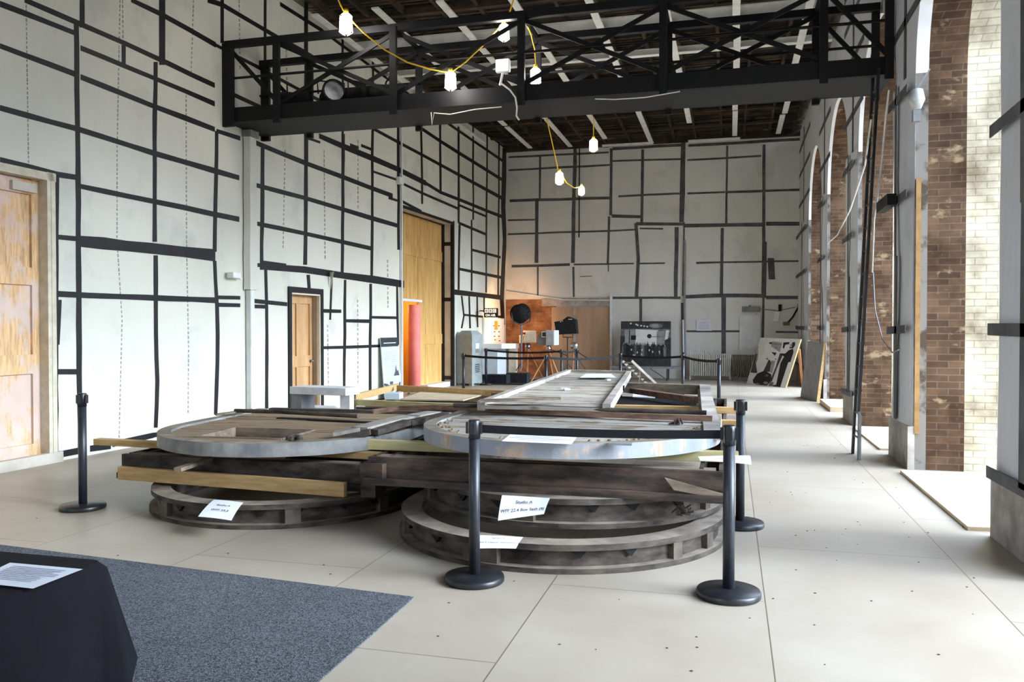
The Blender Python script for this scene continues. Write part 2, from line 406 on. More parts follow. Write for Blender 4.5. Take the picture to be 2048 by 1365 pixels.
DASH = [(52,0,57,330),(240,0,234,300),(234,300,234,480,244,640,238,880),(372,190,373,480,377,700,376,830),(245,0,246,80),(387,0,382,150),
        (478,0,480,140),(572,80,574,200),(716,280,716,420),(648,300,650,520),(570,300,566,500),(775,520,776,620),(655,650,657,780),(715,600,716,770)]
for d in list(DASH):
    pts = [(d[i], d[i + 1]) for i in range(0, len(d), 2)]
tp = MB(); strips(tp, TL, L, LN, thick=.006); tp.build('seam_tape', M_TAPE, wl)
ds = MB(); segs = []
for d in DASH:
    for i in range(0, len(d) - 2, 2):
        n = max(2, int(abs(d[i + 3] - d[i + 1]) / 9))
        for k in range(n):
            t0, t1 = k / n, (k + random.uniform(.5, .8)) / n
            segs.append((d[i] + (d[i + 2] - d[i]) * t0, d[i + 1] + (d[i + 3] - d[i + 1]) * t0, d[i] + (d[i + 2] - d[i]) * t1, d[i + 1] + (d[i + 3] - d[i + 1]) * t1, 2.2))
strips(ds, segs, L, LN, thick=.002, jitter=0); ds.build('printed_line', M_DASH, wl)
# a flap of lining come loose beside the small doorway
fm = MB(); a, b_, c = L(660, 545, .02), L(668, 543, .16), L(662, 580, .03)
fm.add([a, b_, c, a + V3(0, 0, -.02)], [(0, 1, 2), (0, 2, 3)]); fm.build('loose_flap', M_LIN, wl)

# ---- doors in the left wall
def door_leaf(s0, s1, z1, off, mat, panels, name, lbl=None, frame=.12):
    m = MB(); m.frame(LP((s0 + s1) / 2, z1 / 2, off - .025), LD, LN, V3(0, 0, 1), s1 - s0, .03, z1)
    for i in (0, 1, 2, 3, 4, 5):
        pass
    st = m
    zs = panels
    edges = [s0, s0 + (s1 - s0) / 2, s1]
    for a, w in ((s0, frame), (s1 - frame, frame), ((s0 + s1) / 2 - frame / 2, frame)):
        st.frame(LP(a + w / 2, z1 / 2, off), LD, LN, V3(0, 0, 1), w, .04, z1)
    for z, h in zs: st.frame(LP((s0 + s1) / 2, z, off + .001), LD, LN, V3(0, 0, 1), s1 - s0, .041, h)
    return st
d1 = door_leaf(sD1L, sD1R - .1, zD1, -.10, M_DOORW, ((.12, .24), (1.15, .22), (2.15, .2), (3.16, .16)), 'door_1').build('door_1', M_DOORW, origin=(LA + LD * sD1R)); struct(d1)
m = MB()
for dz, w, o in ((0, .05, .03), (.0, .03, -.03)):
    pass
m.frame(LP(sD1R - .10, zD1 / 2, -.02), LD, LN, V3(0, 0, 1), .05, .14, zD1).frame(LP(sD1R - .04, zD1 / 2, .02), LD, LN, V3(0, 0, 1), .06, .06, zD1)
m.frame(LP((sD1L + sD1R) / 2, zD1 - .05, -.02), LD, LN, V3(0, 0, 1), sD1R - sD1L, .14, .09)
m.build('door_frame', M('cream_door_frame', (190, 182, 160), (214, 206, 186), 8, .6), d1)
m = MB().frame(LP((sD1L + sD1R) / 2, .06, .03), LD, LN, V3(0, 0, 1), sD1R - sD1L + .1, .08, .12).build('threshold', M_PLAST, d1)
m = MB().frame(LP(sD1R - .34, zD1 - .2, -.06), LD, LN, V3(0, 0, 1), .32, .05, .1).build('door_closer', M_PLAST, d1)

d2 = door_leaf(sD2L, sD2R, zD2, -.17, M_DOORB, ((.15, .28), (.95, .2), (zD2 - .1, .2)), 'door_2', frame=.11).build('door_2', M_DOORB, origin=LA + LD * sD2R); struct(d2)
MB().lathe([(.0, .0), (.012, .0), (.012, .03), (.028, .04), (.03, .055), (.0, .07)], LP(sD2R - .1, .95, -.15), 14, axis=LN).build('door_knob', M_CHROME, d2)
m = MB()
for s in (sD2L - .03, sD2R + .03): m.frame(LP(s, zD2 / 2 + .03, .01), LD, LN, V3(0, 0, 1), .09, .05, zD2 + .06)
m.frame(LP((sD2L + sD2R) / 2, zD2 + .03, .012), LD, LN, V3(0, 0, 1), sD2R - sD2L + .14, .05, .1); m.build('door_frame', M_TAPE, d2)
m = MB()
for s in (sD2L + .025, sD2R - .025): m.frame(LP(s, zD2 / 2, -.01), LD, LN, V3(0, 0, 1), .035, .06, zD2)
m.frame(LP((sD2L + sD2R) / 2, zD2 - .025, -.01), LD, LN, V3(0, 0, 1), sD2R - sD2L - .02, .06, .05); m.build('door_lining', M('cream_lining_paint', (206, 200, 182), (222, 216, 200), 6, .6), d2)

# tall boarded doorway with a small way through at its near side
sW = Ls(822, 700) + .25; zW = L(836, 605, -.32).z
sW = (hit(838, 680, LA - LN * .32, LN) - LA).dot(LD)
m = MB(); nb = 14
bw = (sD3R - sD3L) / nb
for i in range(nb):
    a = sD3L + bw * i; z0 = zW if a + bw * .5 < sW else .08
    m.frame(LP(a + bw / 2, (z0 + zD3) / 2, -.34 + random.uniform(-.004, .004)), LD, LN, V3(0, 0, 1), bw - .006, .04, zD3 - z0)
for z in (L(840, 510, -.6).z, L(860, 678, -.6).z):
    a = sD3L if z > zW else sW
    m.frame(LP((a + sD3R) / 2, z, -.315), LD, LN, V3(0, 0, 1), sD3R - a, .03, .26)
d3 = struct(m.build('door_3', M_DOORP, origin=LA + LD * sD3R))
m = MB().frame(LP((sW + sD3R) / 2, .06, -.2), LD, LN, V3(0, 0, 1), sD3R - sW, .24, .12).build('threshold', M_WPAINT, d3)
m = MB().frame(LP((sD3L + sW) / 2, zW + .03, -.29), LD, LN, V3(0, 0, 1), sW - sD3L, .12, .06).build('lintel_strip', M_WPAINT, d3)
m = MB()
def bandstrip(m, s, o, w, z0, z1, nrm='s'):
    m.frame(LP(s, (z0 + z1) / 2, o), LD, LN, V3(0, 0, 1), .012 if nrm == 's' else w, w if nrm == 's' else .012, z1 - z0)
bandstrip(m, sD3R - .006, -.28, .08, 0, zD3); bandstrip(m, sD3R - .006, -.03, .07, 0, zD3)
for z in (L(890, 600, -.3).z, L(890, 490, -.3).z, L(890, 755, -.3).z): m.frame(LP(sD3R - .006, z, -.17), LD, LN, V3(0, 0, 1), .012, .3, .1)
m.frame(LP((sD3L + sD3R) / 2, zD3 - .006, -.28), LD, LN, V3(0, 0, 1), sD3R - sD3L, .1, .012)
bandstrip(m, sD3R + .05, .004, .09, 0, zD3 + .1, 'n'); bandstrip(m, sD3L - .04, .004, .07, 2.4, zD3, 'n')
m.frame(LP((sD3L + sD3R) / 2, zD3 + .03, .004), LD, LN, V3(0, 0, 1), sD3R - sD3L + .1, .012, .07)
m.build('seam_tape', M_TAPE, d3)
# passage seen through the gap
m = MB(); o0, o1 = -.37, -1.6
a, b_ = sD3L - .2, sW + .9; zt = zW + .3
P = [LP(a, 0, o0), LP(b_, 0, o0), LP(b_, zt, o0), LP(a, zt, o0), LP(a, 0, o1), LP(b_, 0, o1), LP(b_, zt, o1), LP(a, zt, o1)]
m.add(P, [(4, 5, 6, 7), (0, 4, 7, 3), (1, 2, 6, 5), (3, 7, 6, 2), (0, 1, 5, 4)])
m.frame(LP((a + b_) / 2, .22, o1 + .02), LD, LN, V3(0, 0, 1), b_ - a, .02, .04, 1)
struct(m.build('trim_1', [M_ORANGE, M_BLKM], origin=LA + LD * sW))
lp = bpy.data.lights.new('passage_lamp', 'POINT'); lp.energy = 30; lp.color = (1, .86, .62); lp.shadow_soft_size = .2
lo = bpy.data.objects.new('passage_lamp', lp); lo.location = LP(sW - .1, zW - .1, -.95); COL.objects.link(lo)
pk = LP((hit(829, 700, LA - LN * .2, LN) - LA).dot(LD), 0, -.2)
m = MB().lathe([(0, 0), (.15, 0), (.15, zW - .1), (.145, zW - .08), (0, zW - .08)], pk, 28)
tag(m.build('column', M_PINK), 'salmon pink round column standing in the gap of the tall timber doorway', 'column')

# ---- back wall
bw_ = MB()
nx, nz = 8, 6
for i in range(nx):
    for j in range(nz):
        x0, x1 = -7.9 + 10.3 * i / nx, -7.9 + 10.3 * (i + 1) / nx; z0, z1 = ZC * j / nz, ZC * (j + 1) / nz
        bw_.add([(x0, YB, z0), (x1, YB, z0), (x1, YB, z1), (x0, YB, z1)], [(0, 1, 2, 3)])
wb = struct(bw_.build('wall_back', M_LINB, origin=(0, 0, 0)))
Bk = lambda px, py: B(px, py, YB)
TB = [(207,110,205,330,10),(190,340,188,660,18),(195,680,195,830,8),(387,50,375,660,18),(378,680,380,835,10),(573,70,570,415,14),
 (562,420,555,670,12),(558,670,558,705,5),(735,75,730,450,16),(700,455,712,640,703,835,18),(945,10,935,450,26),(910,475,905,835,20),(948,450,942,830,8),
 (940,865,945,1140,18),(1170,55,1165,460,11),(1145,480,1140,825,17),(1152,830,1152,1150,24),(1360,50,1358,550,17),(1362,550,1358,825,27),
 (1357,830,1352,1100,12),(725,840,725,975,14),(45,115,560,90,10),(45,182,565,155,10),(580,135,930,125,10),(965,130,1345,108,10),(50,340,565,325,14),
 (610,317,930,302,10),(965,302,1160,295,10),(1170,295,1580,282,12),(40,440,180,437,8),(40,512,560,495,9),(565,495,700,488,9),(575,418,730,422,16),
 (700,458,950,460,16),(950,468,1360,462,20),(1370,458,1580,458,22),(720,482,840,484,8),(60,677,360,668,14),(380,668,690,663,8),(715,663,850,661,8),
 (1010,660,1580,650,10),(410,730,475,728,4),(580,840,930,840,13),(945,835,1100,828,20),(1100,828,1370,830,20),(1370,838,1575,838,18),
 (960,1012,1235,1012,10),(1420,1015,1590,1018,10),(580,72,940,52,14),(970,55,1600,20,14),(45,66,560,60,8),(1395,635,1400,745,34)]
tp = MB(); strips(tp, TB, Bk, (0, -1, 0), 2.575, 1000, 270, thick=.008); tp.build('seam_tape', M_TAPEB, wb)
# bare brick and hardboard at the foot of the wall
m = MB(); a, c = B(1006, 600, YB), B(1112, 600, YB)
m.box(((a.x + c.x) / 2, YB - .02, a.z / 2), (c.x - a.x, .04, a.z)); m.build('bare_brick', M_OBRICK, wb)
for (x0, x1) in ((1104, 1149), (1152, 1222)):
    p, q = B(x0, 615, YB), B(x1, 615, YB)
    MB().box(((p.x + q.x) / 2, YB - .045, p.z / 2), (q.x - p.x, .02, p.z)).build('hardboard_panel', M_HARD, wb)
p, q = B(1085, 605, YB), B(1222, 605, YB)
MB().box(((p.x + q.x) / 2, YB - .05, p.z), (q.x - p.x, .08, .25)).build('head_board', M_GPAINT, wb)
p, q = B(1148, 615, YB), B(1152, 615, YB)
MB().box(((p.x + q.x) / 2, YB - .06, p.z / 2), (.08, .03, p.z)).build('batten', M_GPAINT, wb)
p = B(1223, 590, YB)
MB().box((p.x, YB - .06, p.z / 2), (.07, .1, p.z)).build('corner_post', M_WPAINT, wb)

# ---- right wall: arched window bays
BAYS = [ (2.65, 5.65), (6.85, 9.85), (10.95, 14.0), (15.2, 18.3), (19.4, 22.5)]
SPR = 4.35
def arch(y0, y1, grow=0.0, n=20):
    y0 -= grow; y1 += grow; r = (y1 - y0) / 2; c = (y0 + y1) / 2
    return [(c - r * math.cos(PI * i / n), SPR + r * math.sin(PI * i / n)) for i in range(n + 1)]
m = MB(); br = MB(); cr = MB(); pl = MB(); ed = MB()
ys = -11.8
for (y0, y1) in BAYS + [(YB, YB)]:
    n = max(1, int((y0 - ys) / .6))
    for j in range(8):
        z0, z1 = ZC * j / 8, ZC * (j + 1) / 8
        m.add([(XR, ys, z0), (XR, y0, z0), (XR, y0, z1), (XR, ys, z1)], [(0, 1, 2, 3)])
    ys = y1
    if y0 == y1: break
    A = arch(y0, y1)
    for i in range(len(A) - 1):
        m.add([(XR, A[i][0], A[i][1]), (XR, A[i + 1][0], A[i + 1][1]), (XR, A[i + 1][0], ZC), (XR, A[i][0], ZC)], [(0, 1, 2, 3)])
    X1, X2, X3, X4 = XR, XR + (.13 if y0 > 6 and y0 < 8 else .06), 2.46, 3.15
    full = [(y0, 0)] + A + [(y1, 0)]
    A2 = arch(y0, y1, .07); full2 = [(y0 - .07, 0)] + A2 + [(y1 + .07, 0)]
    for i in range(len(full) - 1):
        (ya, za), (yb, zb) = full[i], full[i + 1]
        tgt = pl if 0 < i < len(full) - 2 else ed
        tgt.add([(X1, ya, za), (X1, yb, zb), (X2, yb, zb), (X2, ya, za)], [(0, 1, 2, 3)])
        br.add([(X2, ya, za), (X2, yb, zb), (X3, yb, zb), (X3, ya, za)], [(0, 1, 2, 3)])
        (yc, zc), (yd, zd) = full2[i], full2[i + 1]
        cr.add([(X3, ya, za), (X3, yb, zb), (X3, yd, zd), (X3, yc, zc)], [(0, 1, 2, 3)])
        cr.add([(X3, yc, zc), (X3, yd, zd), (X4, yd, zd), (X4, yc, zc)], [(0, 1, 2, 3)])
wr = struct(m.build('wall_right', M_LINR, origin=(0, 0, 0)))
br.build('brick_reveal', M_BRICK, wr); cr.build('painted_reveal', M_CBRICK, wr); pl.build('plaster_arch', M_WHITE, wr); ed.build('plaster_edge', M('chipped_plaster', (72, 60, 48), (120, 114, 106), 3, .85, .3, lo=.42, hi=.52), wr)
# padded lining hung on the piers, and the bare plaster foot below it
def pier_pad(y0, y1, z0, z1, bul, name, mat):
    m = MB(); ny, nz = 10, 26; V = []
    for j in range(nz + 1):
        for i in range(ny + 1):
            u, w = i / ny, j / nz; y = y0 + (y1 - y0) * u; z = z0 + (z1 - z0) * w
            e = (1 - abs(2 * u - 1) ** 4)
            b = bul * e * (.55 + .6 * noise.noise(Vector((y * .9, z * .55, 3.3)))) + .012 * noise.noise(Vector((y * 3, z * 1.1, 7)))
            yy = y + .05 * noise.noise(Vector((u * 2, z * .8, 1.7))) * (1 - e)
            V.append((XR - .012 - max(0, b), yy, z))
    Fc = [(j * (ny + 1) + i, j * (ny + 1) + i + 1, (j + 1) * (ny + 1) + i + 1, (j + 1) * (ny + 1) + i) for j in range(nz) for i in range(ny)]
    m.add(V, Fc, 0, True); return m.build(name, mat, wr)
PIERS = [(BAYS[i][1], BAYS[i + 1][0]) for i in range(len(BAYS) - 1)] + [(22.5, YB)]
for (a, b_) in PIERS:
    pier_pad(a - .02, b_ + .02, .48, 4.4, .07, 'pier_lining', M_LINR)
    MB().box((XR - .02, (a + b_) / 2, .24), (.07, b_ - a + .02, .48)).build('pier_foot', M_GPAINT, wr)
# tapes on the piers and around arches (levels along the wall)
m = MB()
def rt(y0, z0, y1, z1, w, x=XR - .085):
    m.bar((x, y0, z0), (x, y1, z1), .008, w, up=(0, 0, 1)) if abs(y1 - y0) > abs(z1 - z0) else m.frame((x, (y0 + y1) / 2, (z0 + z1) / 2), V3(0, y1 - y0, z1 - z0).normalized(), V3(1, 0, 0), V3(0, z1 - z0, -(y1 - y0)).normalized(), math.hypot(y1 - y0, z1 - z0), .008, w)
for k, (a, b_) in enumerate(PIERS):
    for z in (.5, 1.55, 3.05, 4.2)[k % 2:]: rt(a, z, b_, z + random.uniform(-.03, .03), .09)
    c = a + (b_ - a) * (.5 if k == 1 else .35)
    rt(c, .5, c, 2.4, .14); rt(c + .05, 2.4, c + .1, 4.4, .08)
for y in (10.4, 14.6, 18.85, 24.0): rt(y, 4.4, y, ZC - .2, .1, XR - .008)
for z in (5.1, 6.0, 6.75):
    for (a, b_) in ((5.65, 6.85), (9.3, 11.4), (13.5, 15.7), (17.8, 19.9), (22.2, YB)): rt(a, z, b_, z + random.uniform(-.05, .05), .1, XR - .008)
m.build('seam_tape', M_TAPEB, wr)

# ---- windows
GL = bpy.data.materials.new('window_glass'); GL.use_nodes = True
nt = GL.node_tree; nt.nodes.clear(); o = nt.nodes.new('ShaderNodeOutputMaterial'); t = nt.nodes.new('ShaderNodeBsdfTransparent'); g = nt.nodes.new('ShaderNodeBsdfGlossy'); mx = nt.nodes.new('ShaderNodeMixShader')
g.inputs['Roughness'].default_value = .05; mx.inputs[0].default_value = .05; t.inputs[0].default_value = (.95, .97, .96, 1)
nt.links.new(t.outputs[0], mx.inputs[1]); nt.links.new(g.outputs[0], mx.inputs[2]); nt.links.new(mx.outputs[0], o.inputs[0])
for k, (y0, y1) in enumerate(BAYS, 1):
    w = bpy.data.objects.new('window_%d' % k, None); COL.objects.link(w); w.location = (3.05, (y0 + y1) / 2, 0); struct(w)
    m = MB(); A = [(y0, 0)] + arch(y0, y1) + [(y1, 0)]; I = [(y0 + .07, 0)] + arch(y0, y1, -.07) + [(y1 - .07, 0)]
    for i in range(len(A) - 1):
        P = [(x, *q) for x in (3.02, 3.08) for q in (A[i], A[i + 1], I[i + 1], I[i])]
        m.add(P, [(0, 1, 2, 3), (4, 7, 6, 5), (0, 4, 5, 1), (3, 2, 6, 7)])
    c = (y0 + y1) / 2; r = (y1 - y0) / 2
    for dy in (-.75, 0, .75):
        m.box((3.05, c + dy, (SPR + math.sqrt(r * r - dy * dy)) / 2), (.04, .045, SPR + math.sqrt(r * r - dy * dy) - .05))
    for z in (.05, .9, 1.75, 2.6, 3.5, SPR): m.box((3.05, c, z), (.045, 2 * r - .1, .05))
    m.build('window_frame', M_WPAINT, w)
    MB().add([(3.05, *q) for q in A], [tuple(range(len(A)))]).build('pane', GL, w)
# ---- wall behind the photographer
m = MB().add([(-9, -11.8, 0), (XR, -11.8, 0), (XR, -11.8, ZC), (-9, -11.8, ZC)], [(0, 1, 2, 3)]); struct(m.build('wall_front', M_LIN, origin=(0, 0, 0)))

# ---- ceiling: dark boards, lath, joists, white battens
ce = struct(MB().add([(-9.2, -11.9, ZC + .12), (2.1, -11.9, ZC + .12), (2.1, YB + .1, ZC + .12), (-9.2, YB + .1, ZC + .12)], [(0, 1, 2, 3)]).build('ceiling', M_CEIL, origin=(0, 0, 0)))
m = MB(); y = 11.0
while y < YB - .1:
    x = -7.7
    while x < 1.9:
        l = random.uniform(.8, 3.2)
        if random.random() < .8: m.box((x + l / 2, y, ZC + .07 + random.uniform(-.03, .03)), (l, random.uniform(.03, .055), .02))
        x += l + random.uniform(0, .25)
    y += random.uniform(.11, .2)
m.build('lath', M_LATH, ce)
for k in range(14):
    x = -7.1 + k * .68 + random.uniform(-.05, .05)
    MB().box((x, 17.0, ZC + .03), (.06, 17.0, .12)).build('joist', M_JOIST, ce)
for k in range(8):
    y = 12.4 + k * 1.65
    MB().box((-2.7, y, ZC - .02), (9.2, .12, .06)).build('cross_joist', M_JOIST, ce)
for x in (-7.05, -5.9, -4.7, -3.5, -2.3, -1.1, .1, 1.3):
    y = 13.0
    while y < 22.5:
        l = random.uniform(2.2, 5.5); y2 = min(y + l, 24.4 + random.uniform(-.2, .2))
        MB().box((x + random.uniform(-.03, .03), (y + y2) / 2, 7.02), (.13, y2 - y, .03)).build('white_batten', M_BATW, ce)
        y = y2 + random.uniform(.05, .5)
for (x0, x1, y) in ((-3.7, -2.2, 24.35), (-1.2, .25, 24.4)):
    MB().box(((x0 + x1) / 2, y, 6.97), (x1 - x0, .1, .05)).build('white_batten', M_BATW, ce)
for y, h in ((15.0, .22), (16.7, .1)):
    m = MB().box((-2.7, y, 7.08), (9.1, .02, h)).box((-2.7, y, 7.08 - h / 2), (9.1, .14, .02)).box((-2.7, y, 7.08 + h / 2), (9.1, .14, .02)); m.build('white_beam', M_BATW, ce)
MB().box((-2.6, YB - .06, ZC - .02), (9.2, .12, .2)).build('wall_plate', M_JOIST, ce)

# ================================================================== LIGHTING GANTRY
YN, YF, ZG0, ZG1, ZG2 = 11.05, 12.0, 4.70, 4.92, 5.88
xl = LA.x + (YN - LA.y) * LD.x / LD.y + .03; xr = XR - .02
gt = thing('lighting_gantry', 'black steel truss gantry spanning the room high above the floor', 'gantry', (-2.7, 11.5, ZG0))
def part(m, name, mat, parent, **k): return m.build(name, mat, parent, **k)
for y, nm in ((YN, 1), (YF, 2)):
    m = MB().box(((xl + xr) / 2, y, (ZG0 + ZG1) / 2), (xr - xl, .02, ZG1 - ZG0))
    for z in (ZG0 + .01, ZG1 - .01): m.box(((xl + xr) / 2, y + (.04 if nm == 1 else -.04), z), (xr - xl, .09, .018))
    part(m, 'girder', M_GAN, gt)
    part(MB().box(((xl + xr) / 2, y, ZG2), (xr - xl, .09, .1)), 'top_chord', M_GAN, gt)
    part(MB().tube([(xl, y - .02, 5.36), (xr, y - .02, 5.36)], .02, 8), 'handrail', M_GAN, gt)
    xs = [xl + .05, -6.58, -4.7, -2.8, -.87, 1.12, xr - .05]
    for x in xs:
        part(MB().box((x, y - (.03 if nm == 1 else -.03), (ZG0 + ZG2) / 2 - .03), (.10 if x not in (xs[0],) else .2, .06, ZG2 - ZG0 + .08)), 'post', M_GAN, gt)
    for i in range(len(xs) - 1):
        a, b_ = xs[i], xs[i + 1]; o = .02 if nm == 1 else -.02
        part(MB().bar((a, y + o, ZG2 - .05), (b_, y + o, ZG1 + .02), .03, .06), 'brace', M_GAN, gt)
        if b_ - a > 1.5: part(MB().bar((a, y + o * 2, ZG1 + .02), (b_, y + o * 2, ZG2 - .05), .03, .06), 'brace', M_GAN, gt)
part(MB().box(((xl + xr) / 2, (YN + YF) / 2, ZG0 + .02), (xr - xl, YF - YN - .08, .04)), 'deck', M_GAN, gt)
for x in (-6.58, -4.7, -2.8, -.87, 1.12): part(MB().bar((x, YN, ZG2 + .02), (x, YF, ZG2 + .02), .05, .05), 'cross_tie', M_GAN, gt)
part(MB().box((-5.2, 11.45, ZG1 - .005), (3.6, .5, .04)), 'deck_plank', M_GAN, gt)
for x in (-6.8, -5.2, -3.6): part(MB().box((x, 11.5, ZG0 + .12), (.06, .8, .2)), 'deck_bearer', M_GAN, gt)
# lanterns lying on the deck
def lantern(px, py, ang, lbl, r=.13):
    p = B(px, py, 11.45); p.z = ZG1 + .015
    t = thing('stage_lantern', lbl, 'spotlight', p, 'lanterns lying on the gantry')
    d = Vector((math.cos(ang), math.sin(ang), .05)).normalized(); c = V3(0, 0, r + .02)
    m = MB().lathe([(0, -.28), (r * .7, -.28), (r * .9, -.2), (r * .9, .05), (r, .08), (r * 1.1, .22), (r * 1.1, .24), (r * .9, .24)], c, 20, axis=d)
    m.build('housing', M_BLKM, t, local=True)
    MB().lathe([(0, .215), (r * .95, .2)], c, 20, axis=d).build('lens', M_LENS, t, local=True)
    s = d.cross(V3(0, 0, 1)).normalized()
    MB().tube([c + s * r * 1.2, c + s * r * 1.3 + V3(0, 0, .2), c - s * r * 1.3 + V3(0, 0, .2), c - s * r * 1.2], .014, 6).build('yoke', M_BLKM, t, local=True)
lantern(590, 195, 2.9, 'black stage lantern on gantry deck, leftmost of the row')
lantern(662, 192, -.9, 'black stage lantern on gantry deck with its round lens facing out', .16)
lantern(716, 190, 2.5, 'black stage lantern on gantry deck just right of the round lens')
lantern(776, 183, .6, 'black stage lantern on gantry deck, rightmost of the row')

# white floodlight on the gantry girder
p = B(1006, 132, YN - .12)
t = thing('floodlight', 'white square floodlight on an arm above the gantry girder', 'floodlight', p)
MB().box(p, (.2, .09, .18)).build('housing', M_WHITE, t, bevel=.02)
MB().box(p + V3(0, -.047, 0), (.17, .01, .15)).build('lamp_face', emit('flood_face', (255, 252, 248), 6), t)
MB().tube([p + V3(0, 0, -.07), B(1002, 162, YN - .1), B(1000, 170, YN - .06)], .018, 8).build('arm', M_WHITE, t)
tag(MB().tube([B(1000, 165, YN - .08), B(1012, 174, YN - .08), B(1020, 180, YN - .08), B(1031, 195, YN - .07), B(1034, 215, YN - .07), B(1033, 232, YN - .08), B(1038, 240, YN - .1)], .012, 6).build('cable', M_WCAB), 'white cable hanging from the floodlight over the gantry girder', 'cable')
tag(MB().tube([B(862, 225, YN - .08), B(864, 250, YN - .08), B(868, 226, YN - .08), B(900, 229, YN - .06), B(950, 219, YN - .06), B(1003, 214, YN - .06)], .008, 6).build('cable', M_WCAB), 'thin pale cable sagging along the girder left of the floodlight', 'cable')
tag(MB().tube([B(1190, 198, YN - .06), B(1230, 199, YN - .06), B(1290, 195, YN - .06), B(1360, 183, YN - .06)], .008, 6).build('cable', M_WCAB), 'thin pale cable sagging along the girder right of the floodlight', 'cable')

# cage lamps and yellow festoon cable
def cage_lamp(px, py, y, sz, lbl, power):
    c = B(px, py, y); h = sz
    t = thing('cage_lamp', lbl, 'lamp', c + V3(0, 0, -h / 2), 'festoon cage lamps')
    z = h / 2
    MB().lathe([(0, z + h * .34), (h * .16, z + h * .32), (h * .25, z + h * .12), (h * .27, z - h * .2), (h * .2, z - h * .38), (0, z - h * .44)], n=16).build('bulb', M_BULB, t, local=True)
    m = MB()
    for k in range(8):
        a = k * PI / 4; ca, sa = math.cos(a), math.sin(a)
        m.tube([(ca * h * .1, sa * h * .1, z + h * .45), (ca * h * .27, sa * h * .27, z + h * .3), (ca * h * .3, sa * h * .3, z - h * .35), (ca * h * .1, sa * h * .1, z - h * .5)], .0022, 4)
    for zz, rr in ((z + h * .3, .27), (z - h * .35, .3)):
        m.tube([(math.cos(a * PI / 8) * h * rr, math.sin(a * PI / 8) * h * rr, zz) for a in range(17)], .0022, 4)
    m.build('cage', M_CAGE, t, local=True)
    MB().lathe([(0, z + h * .62), (h * .1, z + h * .6), (h * .12, z + h * .42), (0, z + h * .42)], n=12).build('holder', M_YEL, t, local=True)
    return c
LAMPS = [(692, 47, 10.6, .33, 'bright cage lamp on yellow cable at the top left before the gantry'),
         (1008, 64, 11.3, .27, 'cage lamp hanging above the white floodlight'),
         (901, 161, 10.75, .28, 'cage lamp hanging in front of the girder left of the floodlight'),
         (1071, 152, 11.5, .27, 'cage lamp behind the gantry, right of the floodlight'),
         (1187, 290, 16.5, .29, 'cage lamp hanging highest before the far wall'),
         (1119, 356, 16.5, .29, 'cage lamp hanging lowest on the long yellow cable'),
         (1163, 381, 17.5, .23, 'small cage lamp at the end of the yellow cable')]
for l in LAMPS: cage_lamp(*l, 20)
def cab(pts, lbl, r=.011): tag(MB().tube([B(*q) for q in pts], r, 6).build('cable', M_YEL), lbl, 'cable')
cab([(672, -12, 10.6), (680, 8, 10.6), (690, 26, 10.6)], 'yellow cable running up from the top left lamp')
cab([(692, 30, 10.6), (730, 68, 10.62), (770, 100, 10.65), (815, 125, 10.7), (860, 138, 10.73), (896, 145, 10.75)], 'yellow cable looping from the top left lamp to the lamp before the girder')
cab([(902, 145, 10.75), (930, 125, 10.9), (965, 92, 11.1), (1004, 48, 11.3)], 'yellow cable rising from the lamp before the girder to the one above the floodlight')
cab([(1009, 48, 11.3), (1020, 22, 11.3), (1030, -10, 11.3)], 'yellow cable running up above the floodlight lamp')
cab([(1046, 30, 11.5), (1062, 68, 11.5), (1070, 100, 11.5), (1072, 136, 11.5)], 'yellow cable dropping to the lamp behind the gantry')
cab([(1092, 232, 16.5), (1103, 280, 16.5), (1116, 340, 16.5)], 'yellow cable dropping from the gantry to the lowest hanging lamp')
cab([(1122, 347, 16.5), (1133, 366, 16.8), (1148, 376, 17.1), (1160, 374, 17.5)], 'yellow cable between the two low lamps before the far wall')
cab([(1187, 236, 16.5), (1187, 275, 16.5)], 'short yellow cable above the highest lamp before the far wall')

# ================================================================== BARRIER POSTS
def make_post(loc, lbl):
    t = thing('barrier_post', lbl, 'barrier post', loc, 'black belt barrier posts')
    MB().lathe([(0, 0), (.178, 0), (.185, .008), (.185, .03), (.178, .042), (.04, .05), (0, .05)], n=40).build('base', M_BLK, t, local=True)
    MB().lathe([(.0, .045), (.034, .045), (.034, .885), (0, .885)], n=24).build('post', M_POST, t, local=True)
    m = MB().lathe([(.036, .885), (.037, .885), (.037, .995), (.033, 1.0), (.0, 1.0)], n=24)
    for a in (0, PI / 2, PI, 3 * PI / 2): m.box((math.cos(a) * .04, math.sin(a) * .04, .95), (.022, .032, .07) if a in (0, PI) else (.032, .022, .07))
    m.build('head', M_BLK, t, local=True)
    m = MB()
    for a in (PI / 2 + .8, -PI / 2 - .8): m.box((math.cos(a) * .0375, math.sin(a) * .0375, .945), (.006, .006, .09), a)
    m.build('chrome_strip', M_CHROME, t, local=True)
    return t
PP = {}
def top(px, py): return F(px, py, 1.0).xy.to_3d()
